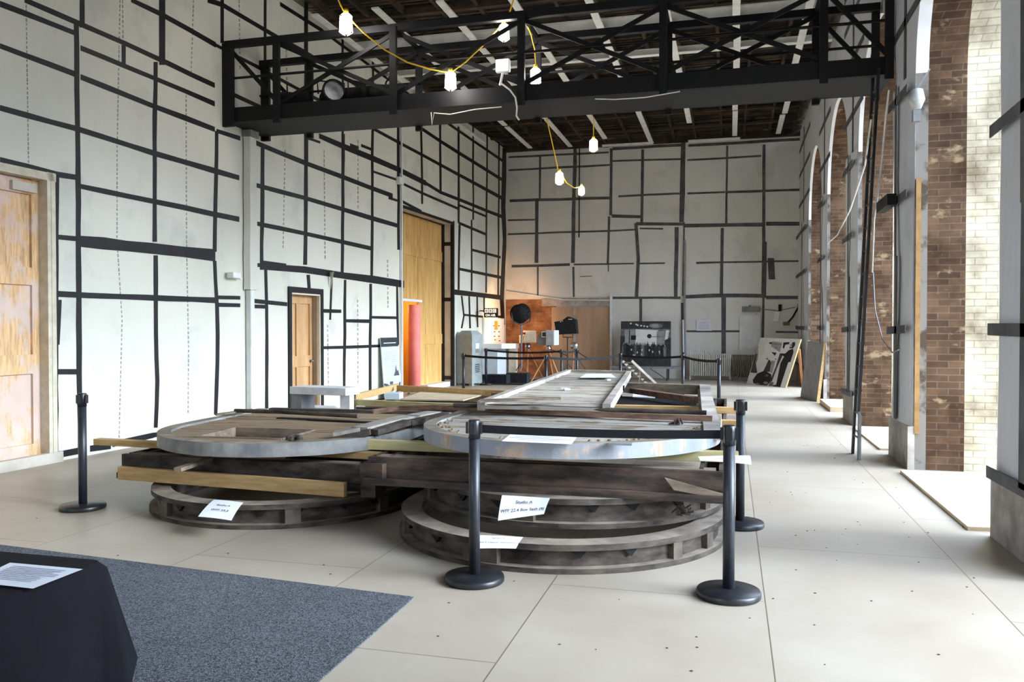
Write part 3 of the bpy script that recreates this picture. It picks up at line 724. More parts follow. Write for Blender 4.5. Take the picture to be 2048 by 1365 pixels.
POSTS = [('fl', F(166, 1018), 'black barrier post standing alone at the left before the pale wall'),
         ('fc', F(949, 1163), 'black barrier post at the front of the stacked frames, near the carpet'),
         ('fr', F(1457, 1193), 'black barrier post nearest the right front corner, with the belt end clipped in'),
         ('rr', F(1480, 1053), 'black barrier post just behind the front right one'),
         ('a', top(927, 707), 'black barrier post in front of the grey cabinet'),
         ('b', top(1092, 711), 'black barrier post below the light grey studio camera'),
         ('c', top(1241, 707), 'black barrier post left of the folding ladder by the large group photo'),
         ('d', top(1366, 709), 'black barrier post left of the cream radiator'),
         ('e', top(1438, 717), 'black barrier post in front of the cream radiator, end of the far belt'),
         ('g', top(972, 697), 'black barrier post at the right front edge of the grey cabinet'),
         ('h', top(1123, 699), 'black barrier post before the hardboard, left of a close pair'),
         ('i', top(1154, 698), 'black barrier post before the hardboard, right of a close pair')]
proto = None
for k, loc, lbl in POSTS:
    if proto is None: proto = make_post(loc, lbl); PP[k] = proto
    else:
        r = proto.copy(); COL.objects.link(r); r.location = loc; r['label'] = lbl
        for ch in list(proto.children):
            c = ch.copy(); COL.objects.link(c); c.parent = r
        PP[k] = r
def belt(a, b, sag=.03):
    A, Bp = PP[a].location, PP[b].location; m = MB(); n = 10; d = (Bp - A).normalized(); V = []
    for i in range(n + 1):
        u = i / n; p = (A + d * .05).lerp(Bp - d * .05, u) + V3(0, 0, -sag * 4 * u * (1 - u))
        s = d.cross(V3(0, 0, 1)) * .0015
        V += [p + V3(0, 0, .92) + s, p + V3(0, 0, .97) + s, p + V3(0, 0, .97) - s, p + V3(0, 0, .92) - s]
    Fc = [(i * 4 + j, i * 4 + (j + 1) % 4, (i + 1) * 4 + (j + 1) % 4, (i + 1) * 4 + j) for i in range(n) for j in range(4)]
    m.add(V, Fc); m.build('belt', M_BELT, PP[a])
belt('fc', 'fr', .012); belt('a', 'b'); belt('b', 'c', .05); belt('c', 'd'); belt('d', 'e'); belt('g', 'h', .05); belt('h', 'i')

# ================================================================== FRAME STACKS
def arch_path(cx, cy, r, back, rot, n=36, yb=None):
    """right stile back end -> round the front -> left stile back end; (x,y) list"""
    P = [(r, back)] + [(r * math.cos(t), -r * math.sin(t)) for t in [PI * i / n for i in range(n + 1)]] + [(-r, back)]
    c, s = math.cos(rot), math.sin(rot)
    return [(cx + x * c - y * s, cy + x * s + y * c) for x, y in P]
def ring(mb, cx, cy, r0, r1, z0, z1, back, rot=0, mi=0, mi_top=None, tilt=0):
    A = arch_path(cx, cy, r0, back, rot); Bq = arch_path(cx, cy, r1, back, rot); n = len(A)
    zt = lambda p, z: z + tilt * (p[1] - cy)
    V = [(p[0], p[1], zt(p, z)) for z in (z0, z1) for P in (A, Bq) for p in P]
    for i in range(n - 1):
        a0, a1, b0, b1 = i, i + 1, n + i, n + i + 1; c0, c1, d0, d1 = 2 * n + i, 2 * n + i + 1, 3 * n + i, 3 * n + i + 1
        q = [V[k] for k in (a0, a1, b0, b1, c0, c1, d0, d1)]
        mb.add(q, [(0, 1, 3, 2), (0, 4, 5, 1), (2, 3, 7, 6)], mi); mb.add(q, [(4, 6, 7, 5)], mi if mi_top is None else mi_top)
    for i in (0, n - 1): mb.add([V[i], V[n + i], V[3 * n + i], V[2 * n + i]], [(0, 1, 2, 3)], mi)
def arch_frame(name, lbl, cx, cy, r, z, h, back, rot, blocks, tilt=0):
    t = thing(name, lbl, 'window frame', (cx, cy, z), 'arched window frames lying in stacks')
    m = MB(); ring(m, cx, cy, r - .16, r, z + h - .04, z + h, back, rot, 0, 1, tilt); m.build('upper_rim', [M_DARKW, M_RIMD], t)
    m = MB(); ring(m, cx, cy, r - .14, r + .015, z, z + .035, back, rot, 0, 1, tilt); m.build('lower_rim', [M_DARKW, M_RIMD], t)
    m = MB(); ring(m, cx, cy, r - .12, r - .05, z + .035, z + h - .04, back, rot, 0, None, tilt); m.build('curved_web', M_DARKW, t)
    for deg, w in blocks:
        a = math.radians(deg) + rot; p = V3(cx + (r - .045) * math.cos(a), cy + (r - .045) * math.sin(a), z + h / 2 + tilt * (r * math.sin(a)))
        MB().frame(p, V3(math.cos(a), math.sin(a), 0), V3(-math.sin(a), math.cos(a), 0), V3(0, 0, 1), .075, w, h - .07).build('spacer_block', M_BLOCK, t)
    for deg in range(-160, -20, 17):
        m = MB()
        a = math.radians(deg + random.uniform(-3, 3)) + rot; q = V3(cx + (r - .055) * math.cos(a), cy + (r - .055) * math.sin(a), z + h - .045 + tilt * r * math.sin(a))
        tv = V3(-math.sin(a), math.cos(a), 0); m.poly([q - tv * .05, q + tv * .05, q + tv * .01 + V3(0, 0, -.05)], V3(math.cos(a), math.sin(a), 0) * .03)
        m.build('glue_wedge', M_BLKM, t)
    return t
arch_frame('arched_frame', 'grimy arched window frame on the floor, bottom of the left stack', -3.9, 6.73, 1.17, 0, .19, 3.0, .02, ((-120, .12), (-60, .12), (-20, .1)))
arch_frame('arched_frame', 'grimy arched window frame on the floor, bottom of the right stack', -1.28, 6.32, 1.25, 0, .185, 3.0, 0, ((-104, .26), (-40, .08), (-22, .1), (-150, .1)))
arch_frame('arched_frame', 'grimy arched window frame second from the floor in the right stack', -1.25, 6.62, 1.2, .20, .20, 3.0, .02, ((-99, .24), (-38, .08), (-24, .08), (-150, .1)), -.006)

# box sash frames (rectangular)
def rect_frame(name, lbl, x0, x1, y0, y1, z0, z1, mat, w=.16):
    t = thing(name, lbl, 'window frame', ((x0 + x1) / 2, (y0 + y1) / 2, z0), 'box sash frames lying in stacks')
    h = z1 - z0
    m = MB().box(((x0 + x1) / 2, y0 + .03, z0 + h * .62), (x1 - x0, .05, h * .72)).box(((x0 + x1) / 2 + .01, y0 - .0, z0 + h * .13), (x1 - x0 + .04, .1, h * .24))
    m.box(((x0 + x1) / 2, y0 + .1, z1 - .02), (x1 - x0 - .1, .16, .03), mi=1); m.build('front_rail', [mat, M_OLDW], t)
    for x in (x0 + w / 2, x1 - w / 2):
        m = MB().box((x - w / 2 + .015, (y0 + y1) / 2 + .05, z0 + h / 2), (.03, y1 - y0 - .1, h - .01)).box((x + w / 2 - .015, (y0 + y1) / 2 + .05, z0 + h / 2), (.03, y1 - y0 - .1, h - .01)).box((x, (y0 + y1) / 2 + .05, z0 + .02), (w, y1 - y0 - .1, .03))
        m.build('box_stile', mat, t)
    MB().box(((x0 + x1) / 2, y1 - .05, z0 + h / 2), (x1 - x0, .1, h)).build('rear_rail', mat, t)
    MB().box(((x0 + x1) / 2, (y0 * .6 + y1 * .4), z0 + h / 2), (x1 - x0 - .3, .07, h * .6)).build('middle_rail', mat, t)
    return t
rsf = rect_frame('box_sash_frame', 'long stained box sash frame across the right stack, mid height', -2.6, -.04, 5.6, 11.4, .405, .61, M_SASH)
MB().box((-1.35, 10.55, .584), (1.9, 1.3, .05)).build('dark_panel', M_BLKM, rsf)
m = MB().poly([(-.42, 5.575, .56), (-.04, 5.575, .47), (.02, 5.575, .425), (-.36, 5.575, .48)], (0, -.012, 0)); m.build('split_board', M_OLDW, rsf)
m = MB().frame((-2.55, 5.62, .5), V3(.97, -.2, .05).normalized(), V3(.2, .97, 0).normalized(), V3(0, 0, 1), .2, .1, .12); m.build('broken_end', M_SASH, rsf)
lsf = rect_frame('box_sash_frame', 'black grimy box sash frame in the left stack below the round panel', -5.3, -2.86, 6.22, 10.8, .215, .43, M_DARKW)
MB().box((-3.45, 6.9, .37), (.9, .5, .1)).build('weight_box', M_BLKM, lsf)
MB().bar(F(355, 940, .40), F(425, 917, .42), .07, .03).build('light_stop', M_OLDW, lsf)
MB().box((-2.83, 6.2, .3), (.12, .3, .2), .15).build('broken_corner', M_DARKW, lsf)

# timbers: (name, p0, p1, width, height, mat, label)
def timber(p0, p1, w, h, mat, lbl, name='timber_bearer', cat='timber', grp='timbers laid in the stacks'):
    m = MB().bar(p0, p1, w, h)
    o = m.build(name, mat, bevel=.004); tag(o, lbl, cat, grp); return o
timber((-5.25, 6.14, .275), (-2.98, 6.0, .265), .05, .115, M_NEWW, 'new yellow timber along the front of the left stack, below the black sash frame')
timber((-5.92, 6.62, .465), (-2.9, 6.5, .465), .09, .06, M_NEWW, 'pale timber end poking out left under the round panel')
timber((-5.4, 8.2, .465), (-2.9, 8.25, .465), .09, .06, M_OLDW, 'old timber under the back of the left round panel')
timber((-2.74, 5.93, .65), (.06, 6.02, .65), .075, .075, M_NEWG, 'greenish timber under the front of the right round panel')
timber((-2.6, 7.2, .645), (.05, 7.25, .645), .08, .065, M_BRNW, 'brown timber end poking out right beside the rear post, lowest of three')
timber((-2.6, 8.1, .645), (.06, 8.15, .645), .08, .065, M_NEWW, 'yellow timber end poking out right under the long grey stile, middle of three')
timber((-2.6, 9.35, .645), (.1, 9.45, .645), .09, .07, M_NEWW, 'long yellow timber crossing the open frame behind the plank panel')
timber(F(1238, 778, .7), F(1412, 803, .7), .1, .07, M_BRNW, 'brown diagonal timber lying inside the open frame right of the plank panel')
# left rear timber rectangle
timber(F(700, 798, .56), F(795, 774, .56), .05, .1, M_NEWW, 'new timber running back along the left side of the rear stack')
timber(F(795, 777, .56), F(1045, 790, .56), .05, .1, M_NEWW, 'new timber across the far back of the left stack')
timber(F(706, 805, .56), F(930, 815, .56), .07, .08, M_NEWG, 'greenish timber before the plywood sheet in the left rear stack')
timber(F(985, 792, .55), F(1045, 797, .55), .06, .09, M_BRNW, 'short orange brown timber below the far cross timber')
# what carries the rear timbers
rear = rect_frame('box_sash_frame', 'dark sash frame under the plywood sheet in the left rear stack', -5.15, -2.75, 9.95, 13.6, .0, .2, M_DARKW)
rear2 = rect_frame('box_sash_frame', 'brown sash frame lying under the rear timbers of the left stack', -5.1, -2.78, 10.9, 13.3, .21, .5, M_BRNW)
o = MB().poly([F(800, 801, .51), F(926, 803, .51), F(990, 785, .51), F(850, 783, .51)], (0, 0, .018)).build('plywood_sheet', M_PLY); tag(o, 'pale plywood sheet lying among the rear timbers', 'sheet')
o = MB().frame(F(788, 792, .54), V3(1, .2, 0).normalized(), V3(-.2, 1, 0).normalized(), V3(0, 0, 1), .22, .3, .09).build('carton', M('pale_blue_card', (196, 214, 222), (210, 226, 232), 5, .6)); tag(o, 'pale blue white carton at the corner of the rear timbers', 'box')

# left round boarded panel
def half_disc_boards(mb, cx, cy, r, y1, z, rot, bw, hole=None, zj=.004, th=.02):
    c, s = math.cos(rot), math.sin(rot); y = -r
    tr = lambda x, yy: (cx + x * c - yy * s, cy + x * s + yy * c)
    while y < y1 - 1e-4:
        yb = min(y + bw, y1); zz = z + random.uniform(-zj, zj)
        xa = math.sqrt(max(0, r * r - min(y, 0) ** 2)); xb = math.sqrt(max(0, r * r - min(yb, 0) ** 2))
        def slab(l0, r0, l1, r1):
            P = [tr(l0, y), tr(r0, y), tr(r1, yb - .004), tr(l1, yb - .004)]
            V = [(p[0], p[1], zz) for p in P] + [(p[0], p[1], zz - th) for p in P]
            mb.add(V, [(0, 1, 2, 3), (7, 6, 5, 4), (0, 4, 5, 1), (1, 5, 6, 2), (2, 6, 7, 3), (3, 7, 4, 0)])
        if hole and y > hole[2] - .001 and yb < hole[3] + .001:
            slab(-xa, hole[0], -xb, hole[0]); slab(hole[1], xa, hole[1], xb)
        else: slab(-xa, xa, -xb, xb)
        y = yb
LTc = (-4.1, 7.08); lr = .06
lt = thing('round_panel', 'half round boarded shutter panel with a square hole, top of the left stack', 'panel', (*LTc, .50), 'half round boarded panels')
m = MB(); ring(m, *LTc, 1.06, 1.18, .50, .615, 1.55, lr, 0, 1); m.build('curved_rim', [M_RIMG, M_RIMD], lt)
m = MB(); half_disc_boards(m, *LTc, 1.07, 1.5, .595, lr, .107, hole=(-.52, .3, -.75, -.1)); m.build('boarding', M_FLAKED, lt)
m = MB(); c, s = math.cos(lr), math.sin(lr)
for (x0, y0, x1, y1, n_) in ((-.52, -.75, .3, -.75, 0), (-.52, -.1, .3, -.1, 0), (-.52, -.75, -.52, -.1, 0), (.3, -.75, .3, -.1, 0)):
    q = lambda x, y: (LTc[0] + x * c - y * s, LTc[1] + x * s + y * c, .53)
    m.bar(q(x0, y0), q(x1, y1), .025, .15)
m.build('hole_lining', M_OLDW, lt)
m = MB(); m.bar(LTc[:2] and (LTc[0] - 1.05, LTc[1] + 1.38, .61), (LTc[0] + 1.0, LTc[1] + 1.5, .61), .09, .05); m.build('back_rail', M_DARKW, lt)
m = MB(); m.bar((LTc[0] - .55, LTc[1] + .72, .602), (LTc[0] + 1.0, LTc[1] + .55, .602), .09, .014); m.build('gap_shade_strip', M_BLKM, lt)  # black strip stands in for the shade of a gap in the boarding
# bits lying on the left panel
tag(MB().tube([F(470, 822, .66), F(560, 824, .67), F(716, 833, .66)], .022, 8).build('rod', M_DARKW), 'dark thin rod along the back edge of the left round panel', 'rod')
tag(MB().bar(F(432, 830, .63), F(505, 820, .66), .06, .02).build('lath_offcut', M_OLDW), 'pale wood offcut on the back left edge of the left round panel', 'offcut')
m = MB(); P = [F(668, 868, .64), F(720, 858, .68), F(790, 840, .70), F(868, 826, .70)]
for i in range(3): m.bar(P[i], P[i + 1], .16, .03); m.bar(P[i] + V3(.1, .02, -.03), P[i + 1] + V3(.1, .0, -.02), .14, .05, 1)
tag(m.build('broken_plank', [M_GPAINT, M_DARKW]), 'splintered plank with pale paint slanting over the right of the left round panel', 'plank')
m = MB(); p = F(591, 882, .615)
for k in range(9): m.lathe([(0, 0), (.03, .0), (.025, .03), (0, .04)], p + V3(random.uniform(-.05, .05), random.uniform(-.03, .03), random.uniform(0, .015)), 7)
tag(m.build('debris', M_DARKW), 'small clump of dirt on the front of the left round panel', 'debris')

# white painted frame corner behind
pa, pb = F(606, 822, .43), F(694, 826, .43)
wv = (pb - pa); wlen = wv.length; wv.normalize(); wn = V3(-wv.y, wv.x, 0)
t = thing('white_box_frame', 'white painted timber box frame standing behind the left round panel', 'frame', (pa + pb) / 2)
MB().frame((pa + pb) / 2 + V3(0, 0, .29), wv, wn, V3(0, 0, 1), wlen + .18, .34, .1).build('top_beam', M_WPAINT, t, bevel=.004)
MB().frame(pa + V3(0, 0, .12), wv, wn, V3(0, 0, 1), .17, .3, .24).build('grey_end_block', M_GREY, t)
MB().frame(pb + V3(0, 0, .12), wv, wn, V3(0, 0, 1), .15, .1, .24).build('leg', M_WPAINT, t)
MB().frame(pb + wn * .18 + V3(0, 0, .12) - wv * .04, wv, wn, V3(0, 0, 1), .07, .1, .24).build('leg', M_DARKW, t)
o = MB().poly([F(610, 823, .435), F(690, 828, .435), F(670, 815, .435), F(622, 813, .435)], (0, 0, .02)).build('white_board', M_WPAINT); tag(o, 'white board lying under the white painted box frame', 'board')

# right round panel with long stiles
RTc = (-1.25, 6.53)
rt_ = thing('round_panel', 'half round panel with flaking white paint, top of the right stack', 'panel', (*RTc, .688), 'half round boarded panels')
m = MB(); ring(m, *RTc, 1.08, 1.18, .688, .795, 1.05, 0, 0, 1); m.build('curved_rim', [M_RIMW, M_RIMD], rt_)
m = MB(); half_disc_boards(m, *RTc, 1.085, .95, .782, 0, .125, zj=.006); m.build('boarding', M_FLAKE, rt_)
m = MB().bar((-.12, 6.2, .77), (-.33, 11.3, .77), .13, .06); m.bar((-.19, 6.2, .71), (-.4, 11.3, .71), .04, .08); m.build('long_stile', M_GPAINT, rt_)
m = MB().bar((-2.38, 6.6, .74), (-2.4, 11.3, .74), .12, .1); m.build('long_stile', M_GPAINT, rt_)
m = MB().bar((-2.4, 11.3, .75), (-.3, 11.3, .73), .12, .13); m.build('far_rail', M_OLDW, rt_)
m = MB(); 
for k in range(60):
    a = random.uniform(-PI, 0); r = random.uniform(.98, 1.07); m.lathe([(0, 0), (.018, 0), (.012, .012), (0, .015)], (RTc[0] + r * math.cos(a), RTc[1] + r * math.sin(a), .783), 6)
m.build('crumbling_putty', M_FLAKED, rt_)
# rails and rod across the back of it
tag(MB().tube([F(907, 811, .86), F(1060, 815, .86), F(1240, 821, .86), F(1413, 826, .86)], .02, 8).build('rod', M_DARKW), 'dark rusty rod laid across the right stack before the plank panel', 'rod')
m = MB(); P = [F(746, 824, .74), F(800, 817, .77), F(870, 815, .80), F(960, 818, .82), F(1100, 825, .82), F(1260, 832, .82), F(1425, 838, .82)]
for i in range(6): m.bar(P[i], P[i + 1], .05, .045)
tag(m.build('curved_rail', M_BRNW), 'red brown rail laid across the right stack, its left end curving', 'rail')
# plank panel on top
q = [F(962, 812, .87), F(1213, 818, .87), F(1258, 748, .87), F(1138, 745, .87)]
pp = thing('plank_panel', 'long flaking white plank panel lying on top of the right stack', 'panel', ((q[0] + q[2]) / 2).xy.to_3d() + V3(0, 0, .8))
m = MB(); nb = 26
for i in range(nb):
    u0, u1 = i / nb, (i + .97) / nb; z = V3(0, 0, random.uniform(-.004, .004))
    a, b_, c, d = q[0].lerp(q[3], u0), q[1].lerp(q[2], u0), q[1].lerp(q[2], u1), q[0].lerp(q[3], u1)
    m.poly([a + z, b_ + z, c + z, d + z], (0, 0, -.03))
m.build('boarding', M_FLAKE, pp)
for a, b_ in ((q[0], q[3]), (q[1], q[2])): MB().bar(a, b_, .07, .085).build('side_rail', M_GPAINT, pp)
MB().bar(q[3], q[2], .07, .085).build('end_rail', M_GPAINT, pp)
for u in (.45, .98): MB().bar(q[1].lerp(q[2], u) + V3(.04, 0, -.03), q[1].lerp(q[2], u) + V3(.04, 0, .03), .02, .03).build('iron_strap', M_BLKM, pp)
for u in (0.1, .9):
    a, b_ = q[0].lerp(q[3], u) + V3(0, 0, -.06), q[1].lerp(q[2], u) + V3(0, 0, -.06); MB().bar(a, b_, .06, .04).build('under_batten', M_OLDW, pp)
tag(MB().poly([F(960, 806, .92), F(1122, 800, .92), F(1120, 797, .92), F(960, 802, .92)], (0, 0, .015)).build('lath_offcut', M_OLDW), 'thin pale lath lying across the plank panel', 'offcut')
m = MB().poly([F(1160, 756, .9), F(1232, 756, .9), F(1222, 749, .9), F(1172, 749, .9)], (0, 0, .006)); tag(m.build('card_sheet', M_PAPER), 'torn white card near the far end of the plank panel', 'sheet')
for k, (x, y) in enumerate(((1128, 778), (1134, 779), (1216, 760))):
    tag(MB().box(F(x, y, .885), (.06, .05, .02), .4 * k).build('scrap', M_WHITE), ('small white scrap on the plank panel, left one', 'small white scrap on the plank panel beside the left one', 'small pale scrap near the far end of the plank panel')[k], 'scrap')
tag(MB().box(F(1240, 908 - 20, .80), (.16, .08, .012), .05).build('metal_plate', M_GREY), 'small metal plate on the front of the right round panel', 'plate')
m = MB(); p = F(1352, 849, .79)
for k in range(8): m.tube([p + V3(random.uniform(-.06, .06), random.uniform(-.04, .04), 0), p + V3(random.uniform(-.05, .05), random.uniform(-.04, .04), random.uniform(.02, .05))], .008, 5)
tag(m.build('debris', M_DARKW), 'clump of dry twigs and dust on the right round panel', 'debris')
m = MB(); p = F(1365, 1030, .3)
for k in range(14): m.tube([p + V3(random.uniform(-.08, .08), random.uniform(-.02, .04), 0), p + V3(random.uniform(-.08, .08), random.uniform(-.03, .04), random.uniform(.02, .08))], .006, 5)
tag(m.build('debris', M_DARKW), 'clump of twigs lodged in the arched frame at the right', 'debris')

# ================================================================== PAPERS
def sheet(name, lbl, c4, mat=M_PAPER, bulge=.0, lines=(), text=(), n=6):
    """c4: top-left, top-right, bottom-right, bottom-left as read"""
    a, b_, c, d = [Vector(p) for p in c4]; nrm = (b_ - a).cross(d - a).normalized() * -1
    if nrm.dot(ORG - a) < 0: nrm = -nrm
    def pt(u, v, o=0.0):
        return a.lerp(b_, u).lerp(d.lerp(c, u), v) + nrm * (bulge * 4 * v * (1 - v) + bulge * .4 * math.sin(u * 3) + o)
    m = MB(); V = [pt(i / n, j / n) for j in range(n + 1) for i in range(n + 1)]
    m.add(V, [(j * (n + 1) + i, j * (n + 1) + i + 1, (j + 1) * (n + 1) + i + 1, (j + 1) * (n + 1) + i) for j in range(n) for i in range(n)], 0, True)
    o = m.build(name, mat); tag(o, lbl, 'paper', 'printed papers')
    k = MB()
    for (u0, u1, v, h) in lines:
        N = 5
        for i in range(N):
            x0, x1 = u0 + (u1 - u0) * i / N, u0 + (u1 - u0) * (i + 1) / N
            k.add([pt(x0, v - h / 2, .0015), pt(x1, v - h / 2, .0015), pt(x1, v + h / 2, .0015), pt(x0, v + h / 2, .0015)], [(0, 1, 2, 3)], 1)
    for (s, u, v, size) in text:
        w = (b_ - a).length; hh = (d - a).length; tm = MB(); text_into(tm, s, 1, (0, 0, 0), (1, 0, 0), (0, 1, 0), bold=.012)
        tw = max(q.x for q in tm.v) - min(q.x for q in tm.v)
        k.add([pt(u + q.x * size / w, v - q.y * size / hh, .0016) for q in tm.v], tm.f, 0)
        k.add([pt(u - tw * size / w / 2, v + size * .12 / hh, .0016), pt(u + tw * size / w / 2, v + size * .12 / hh, .0016), pt(u + tw * size / w / 2, v + size * .17 / hh, .0016), pt(u - tw * size / w / 2, v + size * .17 / hh, .0016)], [(0, 1, 2, 3)], 0)
    if k.v: k.build('printing', [M_INK, M_INKL], o)
    return o
sheet('notice', 'white notice reading Studio A hung on the left arched frame', [F(428, 1000, .205), F(487, 1006, .205), F(463, 1042, .15), F(396, 1034, .15)], bulge=.01, text=(('Studio A', .5, .38, .036), ('WFF 22.3', .5, .66, .04)))
sheet('notice', 'white notice reading Box Sash hung on the right stack', [F(1004, 991, .43), F(1100, 997, .43), F(1088, 1029, .315), F(996, 1042, .275)], bulge=.008, text=(('Studio A', .5, .35, .034), ('WFF 22.4 Box Sash (4)', .5, .72, .034)))
sheet('notice', 'white notice behind the front barrier post, lowest on the right stack', [F(955, 1071, .20), F(1047, 1075, .20), F(1032, 1098, .185), F(938, 1098, .185)], bulge=.006, text=(('Studio A', .5, .3, .024), ('WFF 22.5 Upper Window (4)', .5, .66, .028)))
sheet('notice', 'white paper lying on the right round panel under the belt', [F(1022, 868, .80), F(1154, 874, .80), F(1143, 889, .80), F(1003, 883, .80)], lines=((.1, .9, .3, .06), (.05, .95, .5, .07), (.2, .8, .7, .05)))
sheet('notice', 'curled printed paper poking out beside the front right post', [F(1395, 914, .70), F(1500, 912, .72), F(1503, 930, .68), F(1400, 922, .68)], bulge=.012, lines=((.3, .95, .3, .05), (.4, .95, .5, .05), (.4, .9, .7, .05)))
sheet('notice', 'white paper lying in the open frame right of the plank panel', [F(1267, 786, .613), F(1311, 790, .613), F(1310, 797, .613), F(1265, 795, .613)], lines=((.15, .9, .3, .12), (.2, .8, .6, .1)))

m = MB()
for k in range(260):
    x, y = random.uniform(-5.5, 1.8), random.uniform(3.2, 12); q = random.uniform(.002, .0065); a = random.uniform(0, 6)
    if -5.4 < x < .3 and y > 5.0: continue
    m.poly([(x + q * math.cos(a + t) * (1 + .6 * (t > 3)), y + q * math.sin(a + t), .0005) for t in (0, 1.5, 3.1, 4.6)], (0, 0, .003))
o = m.build('grit', M_DARKW, origin=(0, 0, 0)); tag(o, 'dark grit and nail heads scattered on the pale floor', 'grit', kind='stuff')
# ================================================================== CARPET AND TABLE
cp = F(828, 1197); 
m = MB().poly([cp, F(0, 1092) + (F(0, 1092) - cp) * .5, V3(-7.0, .6, 0), V3(-1.72, .6, 0)], (0, 0, .008)); tag(m.build('carpet', M_CARPET, origin=(-3, 2, 0)), 'dark grey carpet laid on the pale floor at the front left', 'carpet')
# draped table
TX, TY, TZ = -2.13, 2.45, .74
t = thing('draped_table', 'table draped in a black cloth at the front left corner', 'table', (TX - .7, TY - .45, 0))
m = MB().box((TX - .92, TY - .47, TZ - .03), (1.76, .84, .03)); m.build('table_top', M_OLDW, t)
for sx in (-1.7, -.14):
    for sy in (-.8, -.14): MB().tube([(TX + sx, TY + sy, .0), (TX + sx, TY + sy, TZ - .04)], .02, 8).build('leg', M_GREY, t)
m = MB(); N = 44; rows = 12; V = []
x0, x1, y0, y1, rc = TX - 1.85, TX, TY - .92, TY, .06
per = []
def corner(cx, cy, a0):
    return [(cx + rc * math.cos(a0 + PI / 2 * i / 8), cy + rc * math.sin(a0 + PI / 2 * i / 8), math.cos(a0 + PI / 2 * i / 8), math.sin(a0 + PI / 2 * i / 8), 1 - abs(i - 4) / 4) for i in range(9)]
def edge(p, q, n, nx, ny): return [(p[0] + (q[0] - p[0]) * i / n, p[1] + (q[1] - p[1]) * i / n, nx, ny, 0) for i in range(1, n)]
per += edge((x1, y0 + rc), (x1, y1 - rc), 14, 1, 0) + corner(x1 - rc, y1 - rc, 0) + edge((x1 - rc, y1), (x0 + rc, y1), 20, 0, 1) + corner(x0 + rc, y1 - rc, PI / 2) + edge((x0, y1 - rc), (x0, y0 + rc), 14, -1, 0) + corner(x0 + rc, y0 + rc, PI) + edge((x0 + rc, y0), (x1 - rc, y0), 20, 0, -1) + corner(x1 - rc, y0 + rc, -PI / 2)
n = len(per)
for j in range(rows + 1):
    u = j / rows
    for i, (x, y, nx_, ny_, cf) in enumerate(per):
        fl_ = .10 * (cf ** 1.6) * u + .006 * u * math.sin(i * .9) + .004 * u; drop = .70 - .36 * cf ** 2 * 0.9
        if j == 0: V.append((x - nx_ * .02, y - ny_ * .02, TZ + .001))
        else: V.append((x + nx_ * fl_, y + ny_ * fl_, TZ - .012 - drop * (u - 1 / rows * .6)))
Fc = [(j * n + i, j * n + (i + 1) % n, (j + 1) * n + (i + 1) % n, (j + 1) * n + i) for j in range(rows) for i in range(n)]
m.add(V, Fc, 0, True); m.add(V[:n], [tuple(range(n))], 0)
m.build('tablecloth', M_CLOTH, t)
sheet('leaflet', 'white printed sheet lying on the black draped table', [F(20, 1126, .748), F(166, 1139, .748), F(66, 1178, .748), F(-60, 1164, .748)], lines=tuple((.12, random.uniform(.75, .92), .16 + .075 * k, .028) for k in range(9)))

# ================================================================== LADDER, BOARDS, CABLES ON THE RIGHT
t = thing('wall_ladder', 'tall black ladder leaning up to the gantry beside the brick piers', 'ladder', F(1712, 915))
b0, b1 = F(1705, 908), F(1716, 918)
t0, t1 = B(1746, 170, 11.2), B(1757, 170, 10.95); t0.z = t1.z = 4.75
MB().bar(b0, t0, .03, .07, up=(0, 1, 0)).build('stile', M_STEELG, t)
MB().bar(b1 + V3(0, 0, .55) * 1, t1, .03, .07, up=(0, 1, 0)).build('stile', M_STEELG, t)
MB().tube([b1 + V3(0, 0, .57), b1 + V3(.01, -.08, .5), b1 + V3(.0, -.1, .4), b1 + V3(0, -.08, 0)], .022, 8).build('bent_foot', M_GREY, t)
for k in range(16):
    u = .05 + k * .06; MB().tube([b0.lerp(t0, u), (b1).lerp(t1, u)], .012, 6).build('rung', M_STEELG, t)
q = [F(1826, 946), F(1960, 955), F(1995, 1060), F(1972, 1061)]
q = [V3(1.78, 9.6, .0), V3(2.9, 9.6, .0), V3(2.9, 7.1, .0), V3(1.78, 7.0, .0)]
tag(MB().poly(q, (0, 0, .03)).build('threshold_board', M_PLY), 'white board lying on the floor in the nearest window bay', 'board')
tag(MB().poly([(1.85, 13.7, 0), (2.9, 13.7, 0), (2.9, 11.3, 0), (1.85, 11.3, 0)], (0, 0, .025)).build('threshold_board', M_PLY), 'pale board on the floor in the bay behind the black ladder', 'board')
tag(MB().poly([(1.8, 18.0, 0), (2.9, 18.0, 0), (2.9, 16.2, 0), (1.8, 16.2, 0)], (0, 0, .09)).build('threshold_board', M_PLY), 'thick pale board stack on the floor in the third window bay', 'board')
tag(MB().poly([(1.96, 9.85, .4), (1.96, 9.83, .4), (1.96, 9.83, 3.2), (1.96, 9.85, 3.2)], (.05, 0, 0)).build('edge_batten', M('aged_batten', (128, 96, 54), (158, 122, 76), 5, .7)), 'brown upright batten along the lining edge of the nearest pier', 'batten')
def cabr(pts, lbl, mat=M_WCAB, r=.012): tag(MB().tube([Rw(*q) for q in pts], r, 6).build('cable', mat), lbl, 'cable')
cabr([(1778, 180, 1.75), (1772, 230, 1.75), (1764, 320, 1.75), (1748, 440, 1.75), (1744, 545, 1.75)], 'pale cable hanging down beside the ladder')
cabr([(1742, 240, 1.6), (1730, 330, 1.65), (1700, 420, 1.7), (1675, 470, 1.75), (1655, 487, 1.75)], 'pair of pale cables sweeping left from the ladder top')
cabr([(1746, 545, 1.8), (1750, 620, 1.8), (1765, 680, 1.8), (1785, 706, 1.8), (1797, 700, 1.8)], 'thin grey cable curling over the pier right of the ladder', M_GREY, .007)
